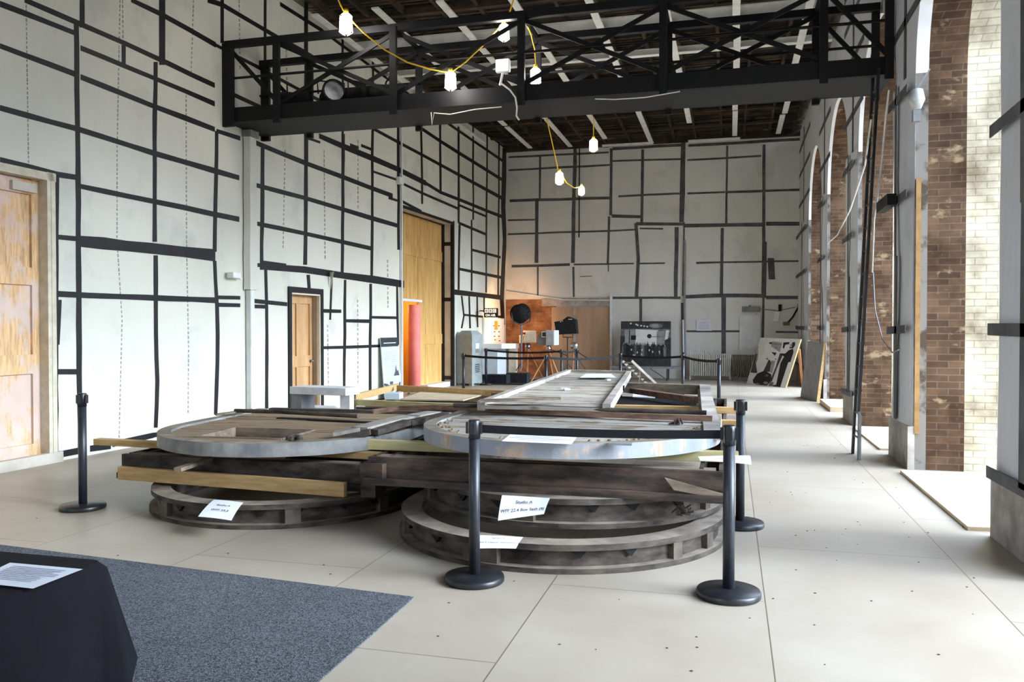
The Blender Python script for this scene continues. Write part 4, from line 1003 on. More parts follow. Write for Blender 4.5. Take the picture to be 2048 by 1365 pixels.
p = Rw(1772, 408, 1.8); tag(MB().box(p, (.1, .75, .13)).build('wall_bracket', M_GAN), 'black steel bracket fixed across the pier right of the ladder', 'bracket')
t = thing('work_light', 'clear caged work light hooked on the lining of the near pier', 'lamp', Rw(1833, 200, 1.8))
p = Rw(1833, 200, 1.8); MB().lathe([(0, -.1), (.04, -.1), (.08, 0), (.06, .1), (0, .12)], p, 14).build('globe', M_LENS, t); MB().box(p + V3(0, 0, -.16), (.07, .07, .12)).build('holder', M_GREY, t)
MB().bar(p + V3(0, 0, .1), p + V3(.12, 0, .3), .015, .015).build('hook', M_GREY, t)

# ================================================================== LEFT WALL FIXTURES
# wrapped post under the gantry
s = Ls(493, 600)
t = thing('support_post', 'white wrapped post on the left wall under the gantry end', 'post', LP(s, 0, .1))
MB().frame(LP(s, (L(493, 580).z) / 2, .06), LD, LN, V3(0, 0, 1), .08, .1, L(493, 580).z).build('lower_casing', M_PIPE, t, bevel=.015)
MB().tube([LP(s + .08, .0, .05), LP(s + .08, L(493, 580).z, .05)], .035, 12).build('pipe', M_PIPE, t)
zz = L(493, 580).z
m = MB(); V = []; nz = 14
for j in range(nz + 1):
    z = zz + (4.6 - zz) * j / nz; k = .02 * noise.noise(V3(z * 2, 1, 1)); w = .1 - .02 * j / nz
    V += [LP(s - w + k, z, .02), LP(s - w + .03 + k, z, .12), LP(s + w + .03 + k, z, .12), LP(s + w + .06 + k, z, .02)]
m.add(V, [(j * 4 + i, j * 4 + i + 1, (j + 1) * 4 + i + 1, (j + 1) * 4 + i) for j in range(nz) for i in range(3)], 0, False); m.build('wrapping', M_LIN, t)
MB().frame(LP(s, 4.64, .09), LD, LN, V3(0, 0, 1), .22, .16, .1).build('cap', M_GREY, t)
p = L(468, 551, .1); t = thing('wall_sensor', 'small white sensor box on the left wall beside the wrapped post', 'sensor', p)
MB().frame(p, LD, LN, V3(0, 0, 1), .2, .12, .09).build('housing', M_WHITE, t, bevel=.01); MB().bar(p, L(482, 558, .08), .03, .03).build('bracket', M_WHITE, t)
s = Ls(800, 600)
t = thing('conduit_pipe', 'thin white conduit running up the left wall beside the tall doorway', 'pipe', LP(s, 0, .04))
MB().tube([LP(s, .1, .05), LP(s, 6.6, .05)], .025, 8).build('pipe', M_PIPE, t)
MB().frame(L(800, 362, .05), LD, LN, V3(0, 0, 1), .22, .1, .16).build('junction_box', M_PIPE, t, bevel=.01)
# standing information board
s0, s1 = [(L(px, 740, .12) - LA).dot(LD) for px in (766, 800)]; zt = L(783, 675, .03).z
t = thing('information_board', 'tall white information board leaning on the left wall near the tall doorway', 'sign', LP((s0 + s1) / 2, 0, .15))
ux, uz = LD, (V3(0, 0, 1) - LN * .08).normalized(); un = ux.cross(uz); un = un if un.dot(LN) > 0 else -un
c = LP((s0 + s1) / 2, 0, .16); w, h = s1 - s0, zt
MB().frame(c + uz * h / 2, ux, un, uz, w, .02, h).build('panel', M('pale_blue_board', (184, 196, 202), (198, 208, 214), 3, .6), t)
MB().frame(c + uz * (h - .1) + un * .012, ux, un, uz, w, .006, .2).build('title_band', M('dark_slate_band', (40, 44, 50), (54, 58, 64), 5, .6), t)
m = MB(); m.frame(c + uz * (h - .12) + un * .017, ux, un, uz, w * .7, .004, .016)
for k in range(13): m.frame(c + uz * (h - .32 - k * .042) + un * .013 - ux * random.uniform(0, .06), ux, un, uz, w * .72, .003, .012, 1)
m.build('printing', [M_WHITE, M_INKL], t)
m = MB()
m.poly([c + ux * x + uz * z + un * .012 for x, z in ((.1 * w, .5), (.42 * w, .5), (.38 * w, .62), (.3 * w, .6), (.26 * w, .74), (.2 * w, .6))], un * .003)
for k in range(34):
    x = random.uniform(-.46, .46) * w; z = random.uniform(.06, .36); m.frame(c + ux * x + uz * z + un * .013, ux, un, uz, random.uniform(.03, .16), .003, random.uniform(.02, .07))
m.build('picture', M_INK, t)

# ================================================================== BACK CORNER EXHIBITS
def tripod(t, apex, foot_z, spread, mat, r=.016, rot=0, n=3):
    for k in range(n):
        a = rot + k * 2 * PI / n; f = V3(apex.x + spread * math.cos(a), apex.y + spread * math.sin(a), foot_z)
        MB().tube([apex, f], r, 7, 0, r * .8).build('leg', mat, t)
# grey cabinet
c = F(939, 771); c.z = 0; rz = math.radians(-15)
t = thing('equipment_cabinet', 'tall grey green steel equipment cabinet with sloping shoulders', 'cabinet', c)
def cabbox(m, x0, x1, y0, y1, z0, z1):
    R = Matrix.Rotation(rz, 4, 'Z'); st = len(m.v); m.box(((x0 + x1) / 2, (y0 + y1) / 2, (z0 + z1) / 2), (x1 - x0, y1 - y0, z1 - z0)); m.xform(R, st)
m = MB(); W, D_, H = .5, .52, 1.48; R = Matrix.Rotation(rz, 4, 'Z')
hx, hy, q = W / 2, D_ / 2, .1
V = [(x * hx, y * hy, z) for z in (.06, H - .11) for x, y in ((-1, -1), (1, -1), (1, 1), (-1, 1))] + [(x * (hx - q), y * (hy - q), H) for x, y in ((-1, -1), (1, -1), (1, 1), (-1, 1))]
m.add(V, [(0, 1, 2, 3), (8, 9, 10, 11)] + [(k * 4 + i, k * 4 + (i + 1) % 4, k * 4 + 4 + (i + 1) % 4, k * 4 + 4 + i) for k in (0, 1) for i in range(4)])
m.xform(R); m.build('casing', M_CAB, t, local=True, bevel=.01)
m = MB()
for x in (-.18, .18):
    for y in (-.18, .18): cabbox(m, x - .05, x + .05, y - .05, y + .05, 0, .07)
m.build('feet', M_CAB, t, local=True)
m = MB()
for k in range(5): cabbox(m, W / 2 - .004, W / 2 + .006, -.11, .11, .36 + k * .05, .38 + k * .05)
m.build('louvre', M_BLKM, t, local=True)
m = MB(); cabbox(m, W / 2 - .002, W / 2 + .005, -.08, .08, 1.0, 1.14); m.build('label_plate', M_WHITE, t, local=True)
m = MB(); cabbox(m, W / 2 - .002, W / 2 + .006, -.08, .08, .88, .98); m.build('meter', M_GREY, t, local=True)

# ON AIR sign box
p = B(981, 626, 22.5); w, h = .39, .265
t = thing('on_air_sign', 'black box sign with lit white letters reading ON AIR', 'sign', p)
MB().box(p + V3(0, .06, 0), (w, .12, h)).build('sign_box', M_BLKM, t)
m = MB()
for k in (-1, 0, 1): m.box(p + V3(k * .12, -.003, .055), (.1, .006, .11), 0, 0)
m.build('letter_tile', M_SIGNW, t)
m = MB()
for k, ch in zip((-1, 0, 1), 'BBC'): text_into(m, ch, .105, p + V3(k * .12, -.009, .018), (1, 0, 0), (0, 0, 1), bold=.002)
m.build('tile_lettering', M_BLKM, t)
m = MB(); text_into(m, 'ON AIR', .088, p + V3(0, -.009, -.1), (1, 0, 0), (0, 0, 1), bold=.004); m.build('lettering', M_SIGNW, t)
MB().bar(p + V3(-w / 2, .06, .05), L(960, 622, .0), .03, .03).build('bracket', M_BLKM, t)

# white control panel on the wall and curved white desk
sa, sb = Ls(964, 650), Ls(1004, 650); za, zb_ = L(985, 637).z, .9
t = thing('control_panel', 'white control panel with amber window below the lit sign', 'panel', LP((sa + sb) / 2, zb_, .04))
MB().frame(LP((sa + sb) / 2, (za + zb_) / 2, .04), LD, LN, V3(0, 0, 1), sb - sa, .07, za - zb_).build('casing', M_WHITE, t, bevel=.01)
def onp(x, y, w, h, m): q = L(x, y, .08); return m.frame(q, LD, LN, V3(0, 0, 1), w, .02, h)
onp(992, 651, .3, .27, MB()).build('amber_window', M_AMBER, t)
for (x, y) in ((987.5, 652), (997.5, 652), (989, 664), (998, 664), (989, 673), (998, 673), (990, 680), (999, 682)):
    onp(x, y, .1, .025, MB()).build('switch', M_BLKM, t)
yd = 22.75
a, b_ = B(964, 688, yd), B(1024, 688, yd)
wx = lambda y: LA.x + (y - LA.y) * LD.x / LD.y + .04
t = thing('white_desk', 'white desk with rounded front behind the grey cabinet', 'desk', V3((a.x + b_.x) / 2, yd + .4, 0))
zt = a.z
MB().poly([(wx(yd + .8), yd + .8, zt - .14), (wx(yd), yd, zt - .14), (b_.x - .3, yd - .05, zt - .14), (b_.x - .08, yd + .1, zt - .14), (b_.x, yd + .4, zt - .14), (b_.x, yd + .8, zt - .14)], (0, 0, .14)).build('desk_top', M_WHITE, t)
MB().poly([(wx(yd + .75), yd + .75, .2), (wx(yd + .05), yd + .05, .2), (b_.x - .45, yd + .05, .2), (b_.x - .3, yd + .3, .2), (b_.x - .3, yd + .75, .2)], (0, 0, zt - .34)).build('pedestal', M('pale_grey_paint', (190, 196, 204), (204, 208, 214), 4, .5), t)
MB().box((b_.x - .12, yd + .6, (zt - .14) / 2), (.2, .3, zt - .14)).build('cream_side', M_CREAM, t)
MB().box((b_.x - .75, yd + .4, .1), (.7, .6, .2)).build('plinth', M_CASE, t)
a = F(995, 768); c = F(1040, 767)
tag(MB().box((a.x, a.y, .13), (.62, .4, .26)).build('black_crate', M_CASE), 'low black crate on the floor before the white desk', 'crate')
tag(MB().box((c.x - .08, c.y + .1, .14), (.6, .4, .28)).build('black_crate', M_CASE), 'low black crate under the warm lit camera', 'crate')
tag(MB().box((B(1020, 760, 22.6).x, 22.6, .012), (2.1, 2.2, .024)).build('dark_mat', M_CASE), 'dark mat on the floor under the studio exhibits', 'mat')

# drum spotlight on stand
g = B(1043, 626, 23.2); base = V3(B(1040, 760, 23.2).x, 23.2, .024)
t = thing('drum_spotlight', 'large black drum spotlight on a tall stand before the bare brick', 'spotlight', base)
ax = V3(-.62, .76, -.22).normalized()
MB().lathe([(0, -.2), (.16, -.2), (.24, -.14), (.26, -.1), (.26, .14), (.29, .15), (.29, .18), (.25, .18)], g, 26, axis=ax).build('housing', M_BLKM, t)
MB().lathe([(0, .16), (.25, .15)], g, 26, axis=ax).build('lens', emit('warm_lens', (255, 190, 110), 8), t)
m = MB()
for k in range(8): m.lathe([(0, -.23), (.03, -.22), (.03, -.19)], g + ax.orthogonal().normalized() * .0 + Matrix.Rotation(k * PI / 4, 3, ax) @ (ax.orthogonal().normalized() * .14), 8, axis=ax)
m.build('vent_cap', M_BLK, t)
s_ = ax.cross(V3(0, 0, 1)).normalized()
MB().tube([g + s_ * .3, g + s_ * .27 + V3(0, 0, -.25), g + V3(0, 0, -.36), g - s_ * .27 + V3(0, 0, -.25), g - s_ * .3], .02, 8).build('yoke', M_BLK, t)
MB().tube([g + V3(0, 0, -.36), V3(g.x, g.y, .4), V3(base.x, base.y, .3)], .025, 10).build('stand_pole', M_GREY, t)
tripod(t, V3(base.x, base.y, .5), .024, .4, M_BLK, .014, .4)
sp = bpy.data.lights.new('drum_spot', 'SPOT'); sp.energy = 150; sp.color = (1, .56, .27); sp.spot_size = math.radians(150); sp.spot_blend = .6; sp.shadow_soft_size = .2
so = bpy.data.objects.new('drum_spot', sp); so.location = g + ax * .3; so.rotation_euler = ax.to_track_quat('-Z', 'Y').to_euler(); COL.objects.link(so)

# warm lit cream camera on wooden tripod
g = B(1056, 675, 23.9); base = V3(g.x, 23.9, .024)
t = thing('studio_camera', 'cream vintage studio camera on wooden tripod beside the bare brick', 'camera', base)
MB().box(g + V3(.05, 0, .02), (.36, .5, .36), .3).build('camera_body', M_CREAM, t, bevel=.02)
MB().box(g + V3(-.14, -.1, -.06), (.2, .3, .24), .3).build('viewfinder', M_CREAM, t, bevel=.02)
m = MB()
for k in range(2): m.lathe([(0, 0), (.035, 0), (.035, .03), (0, .035)], g + V3(-.1 + k * .06, -.28, .12), 12, axis=(0, -1, 0))
m.build('lens_turret', M_RED, t)
MB().box(g + V3(-.12, -.2, -.32), (.14, .12, .3), .2).build('red_case', M_RED, t)
MB().lathe([(0, 0), (.07, 0), (.09, .06), (.06, .16), (0, .16)], g + V3(0, 0, -.34), 14).build('pan_head', M_CHROME, t)
tripod(t, g + V3(0, 0, -.32), .024, .5, M_TRIPW, .025, .7)
# light grey camera on wooden tripod
g = B(1097, 676, 21.3); base = V3(g.x, 21.3, 0)
t = thing('studio_camera', 'light grey boxy studio camera on wooden tripod before the hardboard', 'camera', base)
MB().box(g + V3(.11, -.02, 0), (.24, .42, .40), -.1).build('camera_body', M_CAMG, t, bevel=.02)
MB().poly([g + V3(-.28, -.1, -.2), g + V3(-.28, -.1, .02), g + V3(-.2, -.1, .15), g + V3(0, -.1, .17), g + V3(0, -.1, -.2)], (0, .3, 0)).build('side_housing', M_CAMD, t)
MB().box(g + V3(-.07, -.14, .09), (.15, .1, .15)).build('lens_hood', M_WHITE, t); MB().box(g + V3(-.07, -.195, .09), (.11, .01, .11)).build('lens', M_BLK, t)
MB().lathe([(0, 0), (.07, 0), (.07, .04), (.04, .08), (.06, .12), (0, .12)], g + V3(0, 0, -.33), 14).build('pan_head', M_CHROME, t)
tripod(t, g + V3(0, 0, -.34), 0, .55, M_TRIPW, .025, 3.6)
MB().tube([g + V3(.05, -.05, -.3), B(1135, 712, 21.2)], .012, 6).build('pan_handle', M_BLK, t)
# soft box on stand
g = B(1131, 651, 23.0); base = V3(B(1133, 760, 23.0).x, 23.0, 0)
t = thing('softbox_light', 'black angular soft box light on a slim stand', 'spotlight', base)
MB().poly([g + V3(-.33, 0, .1), g + V3(-.27, 0, -.27), g + V3(.32, 0, -.24), g + V3(.28, 0, .16), g + V3(.06, 0, .25), g + V3(-.12, 0, .13)], (0, .35, 0)).build('hood', M_BLKM, t)
m = MB()
for k in range(3): m.box(g + V3(.1 + k * .04, -.01, .17), (.018, .02, .012)); 
for k in range(2): m.box(g + V3(-.14 + k * .05, -.01, .1 + k * .02), (.018, .02, .012))
m.build('vent_hole', M_SIGNW, t)
MB().tube([g + V3(-.1, .15, -.26), g + V3(-.1, .15, -.34), g + V3(.18, .15, -.34), g + V3(.18, .15, -.26)], .014, 6).build('yoke', M_BLK, t)
MB().tube([g + V3(.03, .15, -.34), V3(base.x, base.y + .15, .05)], .02, 8).build('stand_pole', M_BLK, t)
tripod(t, V3(base.x, base.y + .15, .55), 0, .42, M_BLK, .012, .2)
p = B(1148, 692, 22.6)
t = thing('reel_stand', 'slim stand with a round metal reel beside the soft box', 'stand', V3(p.x, 22.6, 0))
MB().lathe([(0, -.02), (.1, -.02), (.1, .02), (0, .02)], p, 20, axis=(0, 1, 0)).build('reel', M_CHROME, t)
MB().tube([p, V3(p.x - .05, 22.6, 0)], .015, 7).build('pole', M_TRIPW, t); MB().tube([p + V3(0, 0, -.1), B(1182, 722, 22.6)], .012, 6).build('arm', M_BLK, t)
MB().tube([p + V3(0, 0, -.2), V3(p.x + .6, 22.6, 0)], .008, 6).build('stay', M_BLK, t)

# ---- bench with the group photograph
yT = 24.3; a, b_ = B(1222, 735, yT), B(1368, 735, yT); zt = a.z
t = thing('trestle_table', 'low grey trestle table against the far wall', 'table', V3((a.x + b_.x) / 2, yT + .3, 0))
MB().box(((a.x + b_.x) / 2, yT + .35, zt), (b_.x - a.x, .7, .06)).build('table_top', M_GREY, t)
for x in (B(1245, 735, yT).x, B(1334, 735, yT).x):
    for y in (yT + .06, yT + .62): MB().tube([(x, y, 0), (x, y, zt - .03)], .018, 8).build('leg', M_BLK, t)
for x0, x1 in ((1300, 1334), (1278, 1246)): MB().tube([V3(B(x0, 735, yT).x, yT + .06, zt - .03), V3(B(x1, 735, yT).x, yT + .06, zt - .35)], .01, 6).build('brace', M_BLK, t)
def photo_board(name, lbl, TLp, TRp, BRp, BLp, shapes, mats, thick=.03, group=None):
    a, b_, c, d = [Vector(p) for p in (TLp, TRp, BRp, BLp)]; n = (b_ - a).cross(d - a).normalized()
    if n.dot(ORG - a) < 0: n = -n
    t = thing(name, lbl, 'photograph', (c + d) / 2, group)
    MB().poly([a, b_, c, d], -n * thick).build('backing_board', mats[0], t)
    m = MB()
    pt = lambda u, v, o: a.lerp(b_, u).lerp(d.lerp(c, u), v) + n * o
    for k, (mi, P) in enumerate(shapes): m.add([pt(u, v, .002 + .00012 * k) for u, v in P], [tuple(range(len(P)))], mi)
    m.build('photo_image', mats, t); return t, n
G0 = M('photo_white', (206, 204, 198), (222, 220, 214), 4, .5); G1 = M('photo_pale_grey', (128, 127, 125), (160, 159, 155), 5, .5)
G2 = M('photo_mid_grey', (88, 87, 86), (122, 121, 119), 7, .5); G3 = M('photo_dark_grey', (38, 38, 40), (62, 62, 62), 9, .5); G4 = M('photo_black', (16, 18, 20), (28, 30, 32), 9, .5)
PM = [G0, G1, G2, G3, G4]
def rect(u0, v0, u1, v1): return [(u0, v0), (u1, v0), (u1, v1), (u0, v1)]
def oval(u, v, ru, rv, n=12): return [(u + ru * math.cos(2 * PI * k / n), v + rv * math.sin(2 * PI * k / n)) for k in range(n)]
def person(u, v, h, w):
    return [(u - w * .5, v + h), (u - w * .55, v + h * .45), (u - w * .6, v + h * .22), (u - w * .2, v + h * .16), (u - w * .22, v + h * .05), (u, v), (u + w * .22, v + h * .05), (u + w * .2, v + h * .16), (u + w * .6, v + h * .22), (u + w * .5, v + h * .5), (u + w * .5, v + h)]
sh = [(2, rect(0, 0, 1, 1)), (3, rect(0, 0, 1, .17)), (1, rect(.08, .19, .3, .55)), (0, [(.3, .18), (.75, .2), (.75, .62), (.3, .62)]), (1, rect(.72, .22, .88, .55)), (0, [(.9, .2), (.97, .2), (.93, .42), (.88, .42)]),
      (2, oval(.7, .1, .14, .06)), (1, oval(.68, .1, .08, .045))]
for u, v in ((.2, .05), (.31, .07), (.34, .09), (.41, .1), (.47, .11), (.53, .12)): sh.append((0, oval(u, v, .02, .018)))
sh += [(3, rect(0, .33, .09, .75)), (4, rect(.21, .32, .31, .42)), (4, oval(.575, .335, .045, .05)), (3, rect(.17, .2, .19, .5)), (2, rect(.6, .34, .86, .355)), (3, [(0, .74), (1, .72), (1, 1), (0, 1)]), (1, rect(.36, .6, .5, .78)), (2, rect(.4, .66, .56, .78)),
       (3, [(.88, .42), (1, .36), (1, .8), (.85, .8)])]
for k in range(26):
    u = .06 + .85 * (k + random.uniform(-.3, .3)) / 26; v = random.uniform(.44, .52); sh.append((random.choice((3, 4, 4, 3, 2)), person(u, v, .8 - v, random.uniform(.045, .07)))); sh.append((1, oval(u, v + .025, .012, .018, 8)))
for k in range(10): sh.append((random.choice((0, 1)), oval(random.uniform(.1, .85), random.uniform(.58, .78), .012, .025, 8)))
y0 = yT + .4
TLp, TRp = B(1242, 643, y0 + .25), B(1342, 643, y0 + .25); BLp, BRp = B(1239, 728, y0), B(1342, 728, y0); zb = zt + .03
for p in (BLp, BRp): p.z = zb
photo_board('group_photograph', 'large black and white photograph of a crowded studio on the trestle table', TLp, TRp, BRp, BLp, sh, PM)
# ---- easel photograph of cameraman
yE = 21.6
b0, b1 = F(1493, 767), F(1571, 776)
hh = 1.28; dirb = (b1 - b0); nb_ = V3(dirb.y, -dirb.x, 0).normalized()
TLp, TRp = b0 - nb_ * .35 + dirb.normalized() * .14 + V3(0, 0, hh), b1 - nb_ * .35 + dirb.normalized() * .14 + V3(0, 0, hh - .02)
def e(x, y):
    X, Y = x - 275, y - 115
    det = 765 * 830 - 25 * (-145); return ((X * 830 - Y * (-145)) / det, (765 * Y - 25 * X) / det)
def ep(*xy): return [e(xy[i], xy[i + 1]) for i in range(0, len(xy), 2)]
sh = [(0, rect(0, 0, 1, 1)), (1, ep(235, 275, 385, 285, 350, 740, 180, 740)), (3, ep(230, 400, 380, 480, 340, 690, 400, 710, 340, 755, 180, 750, 195, 620)), (0, ep(265, 290, 370, 300, 360, 350, 260, 345)),
      (4, ep(470, 195, 530, 195, 500, 380, 420, 375, 430, 290, 460, 290)), (1, ep(520, 180, 715, 200, 700, 375, 500, 360)), (2, ep(525, 215, 712, 228, 710, 245, 523, 230)), (3, ep(590, 282, 620, 284, 620, 292, 590, 290)),
      (4, ep(530, 370, 640, 380, 600, 470, 540, 470)), (2, ep(440, 485, 540, 465, 670, 490, 600, 520, 500, 515)), (3, ep(520, 510, 590, 520, 560, 720, 450, 720)), (3, ep(505, 510, 520, 510, 450, 730, 430, 730)),
      (4, ep(250, 880, 320, 760, 460, 700, 600, 760, 620, 880, 540, 960, 380, 965, 270, 930)), (1, oval(*e(515, 915), .06, .03)), (2, oval(*e(515, 785), .04, .025)), (2, oval(*e(360, 940), .06, .02)), (1, ep(560, 520, 640, 520, 610, 740, 560, 720)),
      (4, ep(740, 200, 850, 190, 850, 225, 780, 240, 770, 300, 740, 300)), (4, ep(900, 195, 950, 190, 960, 240, 930, 300, 870, 300, 855, 285, 900, 270)), (1, ep(865, 230, 905, 215, 905, 280, 870, 285)),
      (4, ep(860, 330, 930, 305, 950, 360, 920, 530, 880, 540, 830, 800, 800, 970, 660, 965, 665, 945, 720, 930, 740, 560, 790, 440, 710, 410, 700, 390, 800, 390)), (3, ep(700, 400, 760, 420, 690, 640, 640, 850, 630, 880, 590, 880, 660, 640)), (2, ep(590, 890, 665, 890, 660, 960, 580, 960))]
t, nn = photo_board('cameraman_photograph', 'tilted black and white photograph of a camera operator on a wooden easel', TLp, TRp, b1, b0, sh, PM)
bk = TRp.lerp(b1, .2)
MB().bar(bk - nb_ * .04, V3(b1.x + .45, b1.y + .3, 0), .06, .03).build('rear_leg', M_TRIPW, t); MB().bar(bk - nb_ * .04 - dirb * .2, V3(b1.x - .0, b1.y + .45, 0), .06, .03).build('rear_leg', M_TRIPW, t)
MB().bar(TRp + nb_ * -.015, b1 + nb_ * -.015, .035, .03).build('pale_edge', M_NEWW, t)
# leaning grey panel by the window pier
a, b_ = F(1620, 800), F(1633, 804); tl, tr = B(1634, 684, b_.y + .1), B(1648, 686, b_.y)
t = thing('leaning_panel', 'dark grey panel with a pale timber edge leaning by the far window pier', 'panel', a)
MB().poly([a + V3(-.14, .75, 0), b_, tr, tl + V3(-.12, .7, 0)], (.02, .02, 0)).build('panel', M_GREY, t)
MB().bar(b_ + V3(.03, 0, 0), tr + V3(.03, 0, 0), .06, .06).build('pale_edge', M_NEWW, t)
# radiators
def radiator(x0, x1, z1, y, n, mat, lbl):
    t = thing('radiator', lbl, 'radiator', ((x0 + x1) / 2, y, 0), 'column radiators')
    w = (x1 - x0) / n
    for k in range(n):
        x = x0 + w * (k + .5); m = MB()
        for dy in (-.09, -.03, .03, .09): m.tube([(x, y + dy, .12), (x, y + dy, z1 - .04)], w * .3, 8)
        m.tube([(x, y - .08, z1 - .03), (x, y + .08, z1 - .03)], w * .34, 8).tube([(x, y - .08, .14), (x, y + .08, .14)], w * .34, 8)
        m.build('column_section', mat, t)
    MB().tube([(x0, y, .14), (x1, y, .14)], .025, 8).build('header_pipe', mat, t); MB().tube([(x0, y, z1 - .05), (x1, y, z1 - .05)], .02, 8).build('header_pipe', mat, t)
    for x in (x0 + w * .5, x1 - w * .5): MB().box((x, y, .06), (w * .6, .14, .12)).build('foot', mat, t)
yr = 25.15; a, b_, c = B(1379, 706, yr), B(1462, 706, yr), B(1512, 709, yr)
radiator(a.x, b_.x, a.z, yr, 22, M_RADW, 'cream column radiator against the far wall')
radiator(b_.x + .03, c.x, c.z, yr, 12, M_RADB, 'brown column radiator behind the tilted photograph')
# folding ladder lying on its side
a0, a1 = B(1263, 722, 22.4), F(1312, 768); 
t = thing('step_ladder', 'old grey folding ladder tipped against the trestle table', 'ladder', a1)
dv = V3(.0, .32, 0); 
for o_ in (V3(0, 0, 0), V3(-.28, .25, -.02)):
    MB().bar(a0 + o_, a1 + o_, .03, .07).build('stile', M_GPAINT, t)
for k in range(7):
    u = .08 + k * .13; MB().bar(a0.lerp(a1, u), a0.lerp(a1, u) + V3(-.28, .25, -.02), .03, .05).build('tread', M_GPAINT, t)
MB().bar(a0.lerp(a1, .35), F(1278, 768), .03, .05).build('prop_leg', M_GPAINT, t)
# fittings on the back wall
a = B(1393, 640, YB - .03); b_ = B(1423, 662, YB - .03)
sheet('wall_notice', 'pale printed sheet in a plastic sleeve on the far wall above the radiator', [a, V3(b_.x, a.y, a.z), b_, V3(a.x, a.y, b_.z)], M('plastic_sleeve', (206, 204, 214), (220, 218, 228), 6, .3), lines=tuple((.15, .85, .2 + .12 * k, .04) for k in range(6)))
p = B(1502, 619, YB - .06)
t = thing('wall_box', 'dark junction box with a hanging sheet on the right of the far wall', 'box', p); MB().box(p, (.52, .1, .16)).build('casing', M_GREY, t)
q = B(1500, 665, YB - .05); MB().box(q, (.6, .02, 1.0)).build('hanging_sheet', M_PIPE, t)
for x, y in ((1500, 612),): MB().lathe([(0, 0), (.02, 0), (.02, .03), (0, .03)], B(x, y, YB - .1), 10, axis=(0, -1, 0)).build('knob', M_BLK, t)
tag(MB().tube([B(1520, 618, YB - .04), B(1555, 622, YB - .05), B(1590, 615, YB - .04)], .012, 6).build('cable', M_GREY), 'dark cable strung along the right of the far wall', 'cable')
t = thing('hanging_tool', 'white and black device hanging on the far wall right of the junction box', 'device', B(1553, 640, YB - .06))
p = B(1552, 633, YB - .06); MB().poly([p + V3(-.1, 0, -.15), p + V3(.06, 0, -.15), p + V3(.1, 0, .12), p + V3(-.02, 0, .15)], (0, .05, 0)).build('white_body', M_WHITE, t); MB().box(B(1560, 616, YB - .07), (.09, .05, .2)).build('black_grip', M_BLKM, t)
t = thing('rusty_bracket', 'rusty bracket arm hanging slanted at the right end of the far wall', 'bracket', B(1585, 632, YB - .06))
MB().tube([B(1574, 648, YB - .06), B(1586, 634, YB - .06), B(1598, 612, YB - .06)], .025, 8).build('arm', M_BLKM, t)
MB().box(B(1573, 648, YB - .06), (.18, .05, .1), .0).build('rusty_plate', M_BRNW, t); MB().box(B(1600, 611, YB - .06), (.14, .06, .1)).build('end_plate', M_BRNW, t)
tag(MB().tube([B(1159, 285, YB - .06), B(1158, 475, YB - .06)], .018, 6).build('wall_conduit', M_BLKM), 'thin dark conduit running down the upper far wall', 'pipe')
t = thing('wall_pipe', 'slanting pale pipe along the top of the bare brick on the far wall', 'pipe', B(1100, 600, YB - .1))
MB().tube([B(1012, 583, YB - .1), B(1060, 590, YB - .1), B(1128, 600, YB - .1), B(1220, 601, YB - .1)], .02, 7).build('pipe', M_PIPE, t)
MB().tube([B(1366, 640, YB - .1), B(1367, 705, YB - .1)], .03, 8).build('riser', M_PIPE, t)
t = thing('riser_pipe', 'dark painted riser pipes left of the cream radiator', 'pipe', F(1366, 762)); MB().tube([V3(B(1369, 700, YB - .08).x, YB - .08, 0), B(1369, 480, YB - .08)], .035, 8).build('pipe', M_GREY, t)

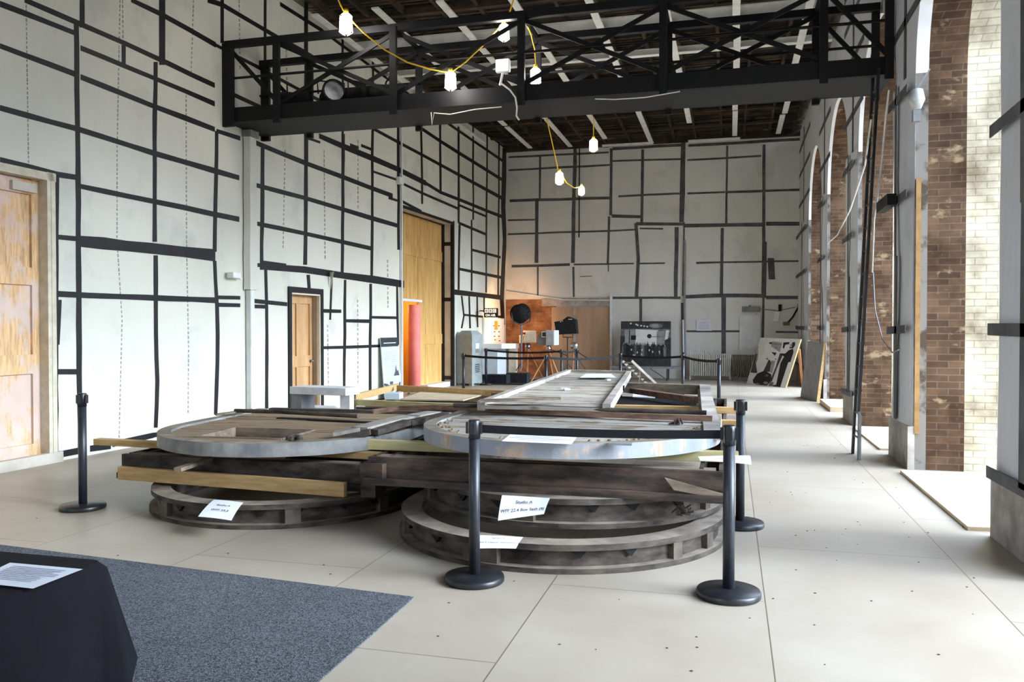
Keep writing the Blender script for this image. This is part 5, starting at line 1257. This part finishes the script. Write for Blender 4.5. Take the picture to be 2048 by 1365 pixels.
# ================================================================== LIGHT
w = bpy.data.worlds.new('overcast_sky'); sc.world = w; w.use_nodes = True; nt = w.node_tree; nt.nodes.clear()
out = nt.nodes.new('ShaderNodeOutputWorld'); bg = nt.nodes.new('ShaderNodeBackground'); tc = nt.nodes.new('ShaderNodeTexCoord'); spx = nt.nodes.new('ShaderNodeSeparateXYZ')
nt.links.new(tc.outputs['Generated'], spx.inputs[0])
mr = nt.nodes.new('ShaderNodeMapRange'); mr.inputs[1].default_value = -.15; mr.inputs[2].default_value = .5; nt.links.new(spx.outputs[2], mr.inputs[0])
col = ramp(nt, mr.outputs[0], [(.0, lin((92, 88, 80))), (.22, lin((104, 100, 94))), (.26, lin((224, 236, 255))), (1.0, lin((208, 227, 255)))])
nt.links.new(col, bg.inputs[0]); ms = nt.nodes.new('ShaderNodeMapRange'); ms.inputs[1].default_value = .05; ms.inputs[2].default_value = .75; ms.inputs[3].default_value = 8.5; ms.inputs[4].default_value = 27.0
nt.links.new(spx.outputs[2], ms.inputs[0]); nt.links.new(ms.outputs[0], bg.inputs[1])
sd = bpy.data.lights.new('hazy_sun', 'SUN'); sd.energy = 11.0; sd.angle = math.radians(28); sd.color = (.82, .91, 1)
so = bpy.data.objects.new('hazy_sun', sd); so.rotation_euler = V3(-.9, .05, -.36).to_track_quat('-Z', 'Y').to_euler(); so.location = (20, 8, 12); COL.objects.link(so);  nt.links.new(bg.outputs[0], out.inputs[0])
for k, (y0, y1) in enumerate(BAYS):
    pd = bpy.data.lights.new('window_portal', 'AREA'); pd.shape = 'RECTANGLE'; pd.size = 5.9; pd.size_y = y1 - y0; pd.cycles.is_portal = True
    po = bpy.data.objects.new('window_portal', pd); po.location = (3.12, (y0 + y1) / 2, 2.95); po.rotation_euler = (0, PI / 2, 0); COL.objects.link(po)

vs = sc.view_settings; vs.view_transform = 'Standard'; vs.look = 'None'; vs.exposure = -0.08; vs.gamma = 1.0; vs.use_curve_mapping = False
cy = sc.cycles
cy.use_denoising = True
try: cy.denoiser = 'OPENIMAGEDENOISE'
except Exception: pass
cy.max_bounces = 10; cy.diffuse_bounces = 6; cy.glossy_bounces = 3; cy.transparent_max_bounces = 8; cy.transmission_bounces = 4
cy.sample_clamp_indirect = 8; cy.caustics_reflective = False; cy.caustics_refractive = False
